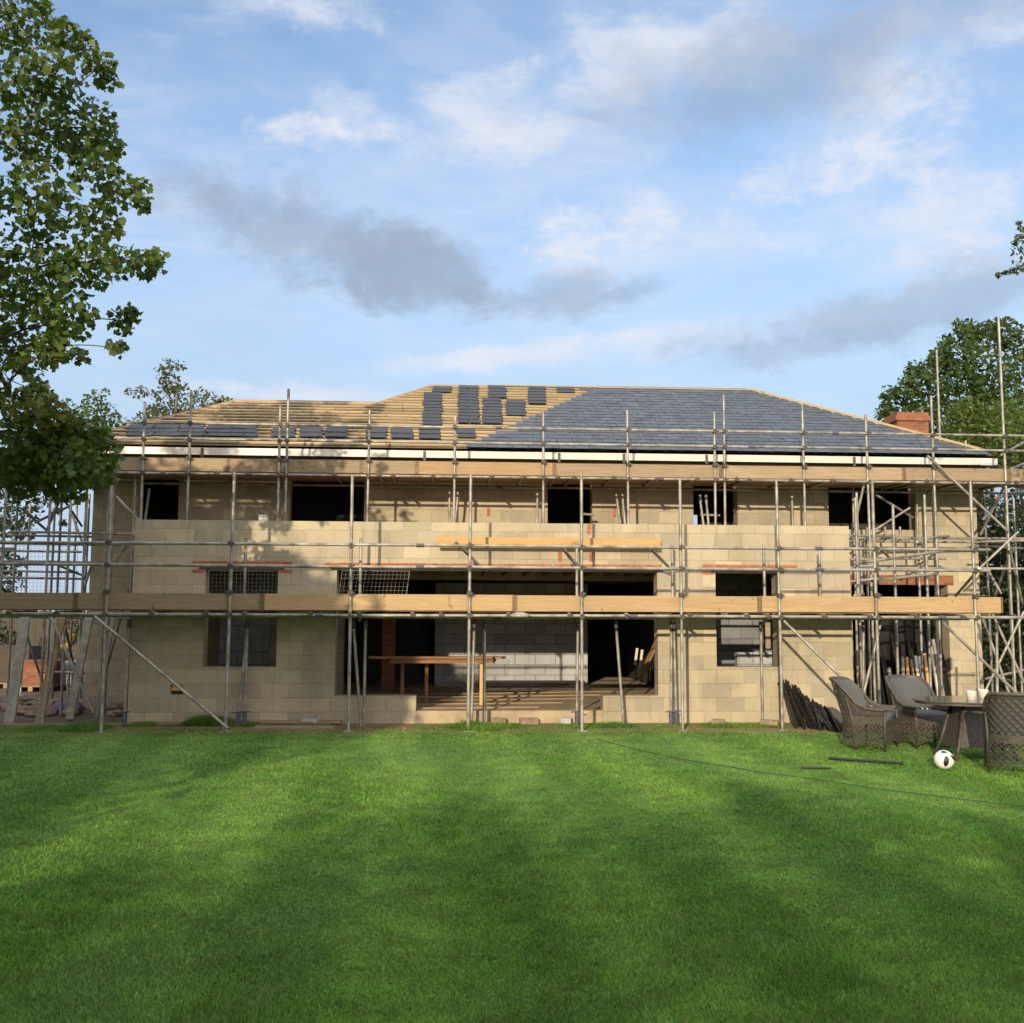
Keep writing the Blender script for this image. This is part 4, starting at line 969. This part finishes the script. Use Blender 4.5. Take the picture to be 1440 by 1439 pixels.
# ------------------------------------------------------------------ left site clutter
for a, b_, w, t, m, Y0, Y1, l in [((14, 994), (36, 866), .16, .05, 'alu', 16.9, 17.7, 'wide pale beam leaning at the left edge of the scaffold'), ((55, 1006), (88, 866), .12, .05, 'board', 17.0, 17.8, 'brown board leaning second from the left edge'),
                          ((60, 1000), (80, 868), .03, .05, 'alu', 16.9, 17.7, 'narrow pale strip leaning against the brown board'), ((99, 984), (126, 866), .13, .05, 'alu', 17.6, 18.3, 'pale beam leaning third from the left edge'), ((138, 960), (160, 866), .06, .04, 'alu', 18, 18.4, 'slim pale strip leaning beside the left corner of the house')]:
    p, q = at(*a, Y0), at(*b_, Y1); p.z = .02
    tag(MB().bar(p, q, w, t, (1, 0, 0)).build('leaning_beam', M[m]), l, 'beam', 'beams leaning at the left of the house')
fn = thing('fence', (xat(60, 33), 33, 0), 'wooden boarded fence in shade-darkened wood far behind the left of the site', 'fence')
x = xat(-120, 33); mb = MB(); i = 0
while x < xat(260, 33):
    mb.box(x, x+.17, 33, 33.03, .02, 1.85+rnd.uniform(-.05, .05)); x += .21; i += 1
mb.build('fence_boards', M['fence'], fn)
for k in range(5):
    x = xat(-110+k*85, 33.1); MB().box(x, x+.1, 33.04, 33.14, 0, 1.9).build('fence_post', M['fence'], fn)
for i, (px, py, w, h, Y, m, l) in enumerate([(45, 955, .9, .55, 24, 'brick', 'stack of orange bricks on a pallet left of the house'), (80, 957, .7, .5, 24.5, 'block_grey', 'grey block stack right of the orange bricks'), (10, 960, 1.0, .85, 25, 'fence', 'tall timber crate at the left edge behind the leaning beams')]):
    g = ground(px, py); s_ = Y; x = xat(px, Y, 930)
    root = thing('material_stack', (x, Y, 0), l, 'stack')
    MB().box(x-w/2, x+w/2, Y, Y+.8, .13, .13+h).build('stack_body', M[m], root)
    pm = MB()
    for q in (-.42, 0, .42): pm.box(x+q*w-.05, x+q*w+.05, Y-.02, Y+.82, 0, .1)
    for q in range(6): pm.box(x-w/2-.03, x+w/2+.03, Y-.02+q*.15, Y+.08+q*.15, .1, .127)
    pm.build('pallet', M['board'], root)
def rock(c, sx, sy, sz, seed):
    r_ = random.Random(seed); bm = bmesh.new(); bmesh.ops.create_icosphere(bm, subdivisions=2, radius=1)
    mb = MB(); mb.add([Vector((c[0]+v_.co.x*sx*(1+r_.uniform(-.25,.25)), c[1]+v_.co.y*sy*(1+r_.uniform(-.25,.25)), max(-.02, c[2]+v_.co.z*sz*(1+r_.uniform(-.3,.3))))) for v_ in bm.verts], [[v_.index for v_ in f.verts] for f in bm.faces]); bm.free(); return mb
for i in range(60):
    px = rnd.uniform(5, 178); g = ground(px, rnd.uniform(985, 1008)); s_ = rnd.uniform(.05, .16)
    tag(rock((g.x, g.y, s_*.3), s_*1.4, s_, s_*.6, i).build('rubble_stone', M['stone']), 'brown rubble lump on the bare ground left of the house', 'rubble', 'rubble lumps at the left of the house')
for i, px in enumerate((86, 102)):
    g = ground(px, 1003); tag(rock((g.x, g.y, .08), .2, .15, .13, 90+i).build('purple_bag', M['purple']), ['crumpled purple bag on the rubble, left of its fellow', 'crumpled purple bag on the rubble, right of its fellow'][i], 'bag')
x = xat(93, 32.9); tag(rock((x, 32.93, .95), .27, .06, .36, 99).build('yellow_sack', M['yellow']), 'dull yellow sack hung on the wooden fence at the left', 'sack')
for i in range(70):
    px = rnd.choice((rnd.uniform(690, 850), rnd.uniform(960, 1100), rnd.uniform(1070, 1180), rnd.uniform(340, 470), rnd.uniform(200, 940))); p = Vector((xat(px, 16.4), rnd.uniform(16.15, 16.6), 0)); s_ = rnd.uniform(.02, .05)
    tag(rock((p.x, p.y, s_*.3), s_*1.5, s_, s_*.7, 200+i).build('loose_stone', M['stone']), 'small stone chip in the soil along the wall foot', 'stone', 'stone chips along the wall foot')
for i in range(14):
    px = rnd.uniform(1330, 1440); g = ground(px, rnd.uniform(990, 1002)); s_ = rnd.uniform(.08, .2)
    tag(rock((g.x, g.y, s_*.3), s_*1.5, s_, s_*.7, 300+i).build('rubble_stone', M['stone']), 'rubble lump on the ground behind the garden table', 'rubble', 'rubble lumps behind the garden table')

# ------------------------------------------------------------------ trees
MAPLE = np.array([(0,-.5),(.16,-.30),(.42,-.26),(.36,-.04),(.50,.16),(.28,.24),(.0,.55),(-.28,.24),(-.50,.16),(-.36,-.04),(-.42,-.26),(-.16,-.30)])
OVAL = np.array([(0,-.5),(.24,-.18),(.22,.2),(0,.5),(-.22,.2),(-.24,-.18)])
def leaves(centres, radii, counts, size, shape, droop=.5):
    out = []
    for c_, r_, n in zip(centres, radii, counts):
        d = rng.normal(size=(n, 3)); d /= np.linalg.norm(d, axis=1)[:, None]
        rr = rng.uniform(.15, 1, n)**.45
        p = np.array(c_)+d*rr[:, None]*np.array(r_)
        nv_ = d*.6+rng.normal(size=(n, 3))*.75+np.array((0, 0, droop)); nv_ /= np.linalg.norm(nv_, axis=1)[:, None]
        t = np.cross(nv_, rng.normal(size=(n, 3))); t /= np.linalg.norm(t, axis=1)[:, None]; bt_ = np.cross(nv_, t)
        s_ = size*rng.uniform(.5, 1.3, n)[:, None]
        k = len(shape); V = np.zeros((n, k, 3))
        for i, (a, b2) in enumerate(shape):
            V[:, i] = p+t*(a*s_)+bt_*(b2*s_)-nv_*(s_*.35*abs(a))
        out.append(V.reshape(-1, 3))
    return np.concatenate(out)
def limb(mb, p0, p1, r0, r1, sag=0, n=6, wob=.06):
    p0, p1 = Vector(p0), Vector(p1); L = (p1-p0).length; pts = []
    for i in range(n+1):
        t = i/n; p = p0.lerp(p1, t); p.z += sag*L*math.sin(math.pi*t)
        if 0 < i < n: p += Vector((rnd.uniform(-1,1), rnd.uniform(-1,1), rnd.uniform(-1,1)))*wob*L*.35
        pts.append(p)
    mb.path(pts, [r0+(r1-r0)*i/n for i in range(n+1)], 6)
def tree(name, base, h, trunk_r, clumps, leaf, shape, lm_, bark, label, dens, tilt=(0, 0), cat='tree', droop=.4, group=None, branch=.02):
    base = Vector(base); root = thing(name, base, label, cat, group)
    tk = MB(); tops = base+Vector((tilt[0], tilt[1], h))
    limb(tk, base-Vector((0,0,.1)), tops, trunk_r, trunk_r*.25, 0, 9, .03); tk.build('trunk', bark, root)
    br = MB()
    nodes = [(base.lerp(tops, t), -1) for t in (.28, .4, .52, .64, .76, .88, 1)]; nt = len(nodes)
    order = sorted(clumps, key=lambda q: min((Vector(q[0])-n_[0]).length for n_ in nodes[:nt]))
    reach = [0.0]*nt
    for c_, r_ in order:
        c_ = Vector(c_); best = min(range(len(nodes)), key=lambda k: (c_-nodes[k][0]).length*(1 if nodes[k][0].z < c_.z+.3 else 1.6)+.45*reach[k])
        nodes.append((c_, best)); reach.append(reach[best]+(c_-nodes[best][0]).length)
    load = [0]*len(nodes)
    for k in range(nt, len(nodes)):
        j = k
        while j >= nt: load[j] += 1; j = nodes[j][1]
    rad = lambda k: min(trunk_r*.5, branch*.38*math.sqrt(load[k]))
    for k in range(nt, len(nodes)):
        c_, par = nodes[k]; limb(br, nodes[par][0], c_, max(rad(k), .006), max(.005, rad(k)*.75), .05, 5, .05)
        r_ = order[k-nt][1]
        for _ in range(4):
            e = c_+Vector((rnd.uniform(-1,1)*r_[0], rnd.uniform(-1,1)*r_[1], rnd.uniform(-.7,1)*r_[2]))*.85
            limb(br, c_, e, .007, .003, .03, 3)
    br.build('limbs', bark, root)
    cs = [c_ for c_, _ in clumps]; rs = [r_ for _, r_ in clumps]
    cnt = [max(12, int(7*dens*(r_[0]*r_[2]+r_[0]*r_[1])/(leaf*leaf))) for r_ in rs]
    bulk('crown', leaves(cs, rs, cnt, leaf, shape, droop), len(shape), lm_, root)
    return root
# left maple: clumps surveyed from the photo, plus the crown outside the frame
cl_ = []
for px, py, pr in [(22,25,58),(92,48,24),(112,58,22),(142,92,24),(150,112,18),(78,105,40),(22,115,40),(118,180,48),(150,205,24),(48,190,55),(190,265,22),(198,285,16),(135,240,36),(160,282,22),(55,285,55),(140,312,32),(205,372,26),(222,362,14),(172,368,24),(120,370,45),(40,380,60),(175,452,22),(185,440,14),(165,488,16),(92,440,42),(30,465,60),(70,492,32),(112,500,14),(14,535,45),
                   (45,580,38),(92,600,32),(118,612,40),(140,640,30),(78,645,52),(22,630,50),(108,668,34),(150,668,16),(30,680,30),(60,610,44),(128,612,24),(140,668,22),(60,640,46),(100,650,40),(30,650,44),(90,690,24),(55,560,22)]:
    Y = rnd.uniform(10.9, 13.2); p = at(px, py, Y); s_ = pr/F*Y
    cl_.append((tuple(p), (s_*1.1, s_*1.2, s_*.95)))
for i in range(95):
    a = rnd.uniform(0, 2*math.pi); zz = rnd.uniform(3.2, 13.5); rad = 4.4*math.sqrt(max(.05, 1-((zz-7)/7.2)**2))*rnd.uniform(.45, 1)
    p = Vector((-9.0+rad*math.cos(a), 12.2+rad*math.sin(a), zz)); s_ = rnd.uniform(.45, .85)
    px = (p-cam_pos); dpt = px.dot(fw); X_ = 720+F*px.dot(rt)/dpt; Y_ = 719.5-F*px.dot(up)/dpt
    if dpt > 0 and X_ + s_*F/dpt > 6 and Y_ > -s_*F/dpt: continue
    cl_.append((tuple(p), (s_, s_, s_*.85)))
tree('maple_tree', (-9.0, 12.2, 0), 12.5, .32, cl_, .094, MAPLE, M['leaf_maple'], M['bark'], 'large dark maple overhanging the left edge in front of the scaffold', 1.12, (.3, 0), branch=.018)
def round_crown(c_, rx, ry, rz, n, s0, s1, fill=.35):
    out = []
    for i in range(n):
        d = Vector((rnd.gauss(0,1), rnd.gauss(0,1), rnd.gauss(0,1))).normalized(); k = rnd.uniform(fill, 1)**.6
        s_ = rnd.uniform(s0, s1)
        out.append(((c_[0]+d.x*rx*k, c_[1]+d.y*ry*k, c_[2]+d.z*rz*k), (s_, s_, s_*.8)))
    return out
# right of the house, behind
cr_ = []
for px, py, pr, Y in [(1345,500,34,34),(1375,478,26,34),(1410,470,26,34),(1430,485,30,34),(1310,520,24,34),(1275,545,20,33),(1262,568,22,33),(1250,578,14,33),(1300,560,34,33.5),(1340,550,45,33),(1385,530,45,33),(1430,540,45,33),(1290,595,28,33),(1330,600,40,33),(1262,595,16,33),(1330,480,12,34),(1350,462,14,34),(1385,600,45,33),(1440,600,50,33),(1285,520,14,33.5),(1480,500,50,34),(1250,555,16,33),(1242,582,12,33),(1290,530,20,33),(1325,505,22,34),(1365,465,18,34),(1395,462,16,34),(1500,580,60,34)]:
    p = at(px, py, Y+rnd.uniform(-1, 1)); s_ = pr/F*Y; cr_.append((tuple(p), (s_, s_*1.3, s_)))
bx_ = xat(1395, 34)
tree('broadleaf_tree', (bx_, 34.5, 0), 9.5, .35, cr_+round_crown((bx_+1.5, 35.5, 7), 3, 3, 3.2, 14, .6, 1.1), .21, OVAL, M['leaf_dark'], M['bark'], 'tall dark green broadleaf tree behind the right end of the roof', 1.7)
c2 = []
for px, py, pr in [(1345,580,16),(1365,575,22),(1390,585,26),(1420,580,28),(1335,600,18),(1360,605,28),(1395,615,30),(1430,615,34),(1345,630,20),(1380,640,30),(1420,650,34),(1455,600,40),(1470,650,40),(1330,640,12)]:
    p = at(px, py, 27.5+rnd.uniform(-.6, .6)); s_ = pr/F*27.5; c2.append((tuple(p), (s_, s_*1.3, s_)))
tree('willow_tree', (xat(1410, 27.5), 27.7, 0), 5.8, .16, c2, .12, OVAL, M['leaf_light'], M['bark'], 'bright yellow green tree in front of the dark tree at the right', 1.2, droop=.1)
c3 = []
for px, py, pr in [(1400,730,30),(1430,740,34),(1445,700,30),(1395,790,26),(1425,810,36),(1400,860,30),(1440,870,36),(1410,920,30),(1435,950,34),(1395,960,24),(1385,700,18),(1470,780,50),(1480,900,50),(1412,770,30),(1440,800,30),(1398,830,26),(1420,840,30),(1405,890,28),(1430,900,30),(1415,960,30),(1450,840,40)]:
    p = at(px, py, 24.6+rnd.uniform(-.8, .8)); s_ = pr/F*24.6; c3.append((tuple(p), (s_*1.1, s_*1.4, s_*1.1)))
tree('laurel_bush', (xat(1430, 25), 25.2, 0), 3.6, .12, c3, .13, OVAL, M['leaf_deep'], M['bark'], 'evergreen bush with shade-darkened leaves filling the gap behind the right scaffold tower', 1.6, cat='bush')
# far left, behind
c4 = []
for px, py, pr in [(238,518,14),(252,515,10),(228,525,12),(240,538,17),(255,545,10),(236,560,18),(222,575,14),(250,572,14),(200,552,10),(190,555,8),(214,556,8),(282,556,12),(297,562,14),(312,564,10),(278,572,16),(262,580,14),(230,592,20),(205,590,14),(290,578,12),(180,549,6),(245,585,18),(270,590,16),(300,575,12),(215,585,16),(246,550,14),(268,560,12),(320,566,8),(195,595,14),(232,545,12)]:
    p = at(px, py, 36+rnd.uniform(-1, 1)); s_ = pr/F*36; c4.append((tuple(p), (s_, s_*1.2, s_)))
tree('thin_tree', (xat(238, 36), 36, 0), 9.8, .17, c4, .17, OVAL, M['leaf_olive'], M['palebark'], 'sparse olive tree rising behind the left hip of the roof', .8)
c5 = []
for px, py, pr in [(140,556,14),(128,568,16),(150,575,16),(115,575,14),(105,590,16),(140,592,20),(165,592,14),(175,600,12),(155,610,18),(120,605,18),(95,570,12),(85,590,14),(180,608,14)]:
    p = at(px, py, 33+rnd.uniform(-1, 1)); s_ = pr/F*33; c5.append((tuple(p), (s_, s_*1.2, s_)))
tree('rounded_tree', (xat(135, 33.5), 33.5, 0), 8.2, .18, c5, .16, OVAL, M['leaf_mid'], M['bark'], 'rounded mid green tree between the maple and the sparse tree', .75)
c6 = []
for px, py, pr in [(10,690,22),(40,685,18),(70,690,16),(20,720,18),(45,720,14),(8,745,20),(35,745,16),(0,790,24),(95,690,12),(60,705,12),(15,820,20),(-30,740,40),(-30,820,40),(80,720,8),(30,790,10),(88,735,7)]:
    p = at(px, py, 28+rnd.uniform(-1, 1)); s_ = pr/F*28; c6.append((tuple(p), (s_, s_*1.2, s_)))
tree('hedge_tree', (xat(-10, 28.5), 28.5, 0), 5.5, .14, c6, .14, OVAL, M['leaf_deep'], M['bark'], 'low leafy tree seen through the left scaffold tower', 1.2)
c8 = []
for px, py, pr in [(-40,905,24),(-10,890,22),(15,900,16),(-25,930,20),(120,885,14),(140,895,18),(160,885,16),(150,920,18),(125,915,12),(5,925,12),(175,905,18)]:
    p = at(px, py, 30.5+rnd.uniform(-.5, .5)); s_ = pr/F*30.5; c8.append((tuple(p), (s_, s_*1.2, s_)))
tree('hedge', (xat(60, 30.5), 30.7, 0), 1.2, .06, c8, .11, OVAL, M['leaf_deep'], M['bark'], 'low dark hedge added for its darkness in front of the wooden fence at the left', 1.2, cat='hedge')  # hedge added to darken the background at the left
c7 = []
for px, py, pr in [(1436,318,10),(1432,352,10),(1420,382,7),(1432,376,12),(1445,330,16),(1404,386,4),(1412,384,4),(1450,370,18),(1428,340,5)]:
    p = at(px, py, 12.5); s_ = pr/F*12.5; c7.append((tuple(p), (s_, s_*1.4, s_)))
bb = Vector((xat(1660, 12.5), 12.6, 0))
tree('garden_tree', bb, 7.5, .16, c7+round_crown((bb.x+.4, 12.8, 6.3), .9, 1.1, 1.2, 14, .2, .4), .075, OVAL, M['leaf_mid'], M['bark'], 'branch tips of a green garden tree at the right edge of the sky', .6)
# trees behind the viewer: they stand there and shade the lawn
def shade_tree(x, y, h, r_, label, dens=1.0, n=96, z0=1.0):
    cls = []
    for _ in range(n):
        t = rnd.random()**.7; a = rnd.uniform(0, 6.283); q = math.sqrt(rnd.random())*(1-.3*max(0, t-.6)); s_ = r_*rnd.uniform(.26, .38)
        cls.append(((x+r_*q*math.cos(a), y+r_*.8*q*math.sin(a), z0+s_+(h-z0-2*s_)*t), (s_, s_, s_*.8)))
    tree('shade_tree', (x, y, 0), h*.8, .22, cls, .34, OVAL, M['leaf_dark'], M['bark'], label, dens, group='trees behind the viewer')
for x, y, h, r_, l in [(-22, -20, 8.8, 3.2, 'broad tree behind the viewer, farthest left'), (-18, -20.5, 8.6, 3.1, 'broad tree behind the viewer, second from the left'), (-14.3, -19.6, 8.3, 3.0, 'broad tree behind the viewer, third from the left'), (-10.6, -20.4, 8.2, 3.0, 'broad tree behind the viewer, fourth from the left'), (-7, -20, 8.2, 3.0, 'broad tree behind the viewer, fifth from the left'), (-3.4, -20.5, 8.0, 3.0, 'broad tree straight behind the viewer'), (.2, -20, 8.1, 3.1, 'broad tree behind the viewer, second from the right'), (4, -20.5, 8.2, 3.2, 'broad tree behind the viewer, farthest right'),
                          (-8.8, .5, 7.4, 2.7, 'round tree standing beside the viewer on the left'), (-11, 5.5, 8.2, 3.1, 'round tree between the viewer and the maple on the left'), (-13.5, -4, 9.8, 3.3, 'tall round tree set back on the left of the viewer')]:
    shade_tree(x, y, h, r_, l, 1.0 if y > -6 else .8, 130 if y > -6 else 80)

# ------------------------------------------------------------------ view
S.view_settings.view_transform = 'Standard'; S.view_settings.look = 'None'; S.view_settings.exposure = 0.8; S.view_settings.gamma = 1
S.render.engine = 'CYCLES'
S.cycles.max_bounces = 6; S.cycles.diffuse_bounces = 3; S.cycles.transparent_max_bounces = 4
S.cycles.use_denoising = True
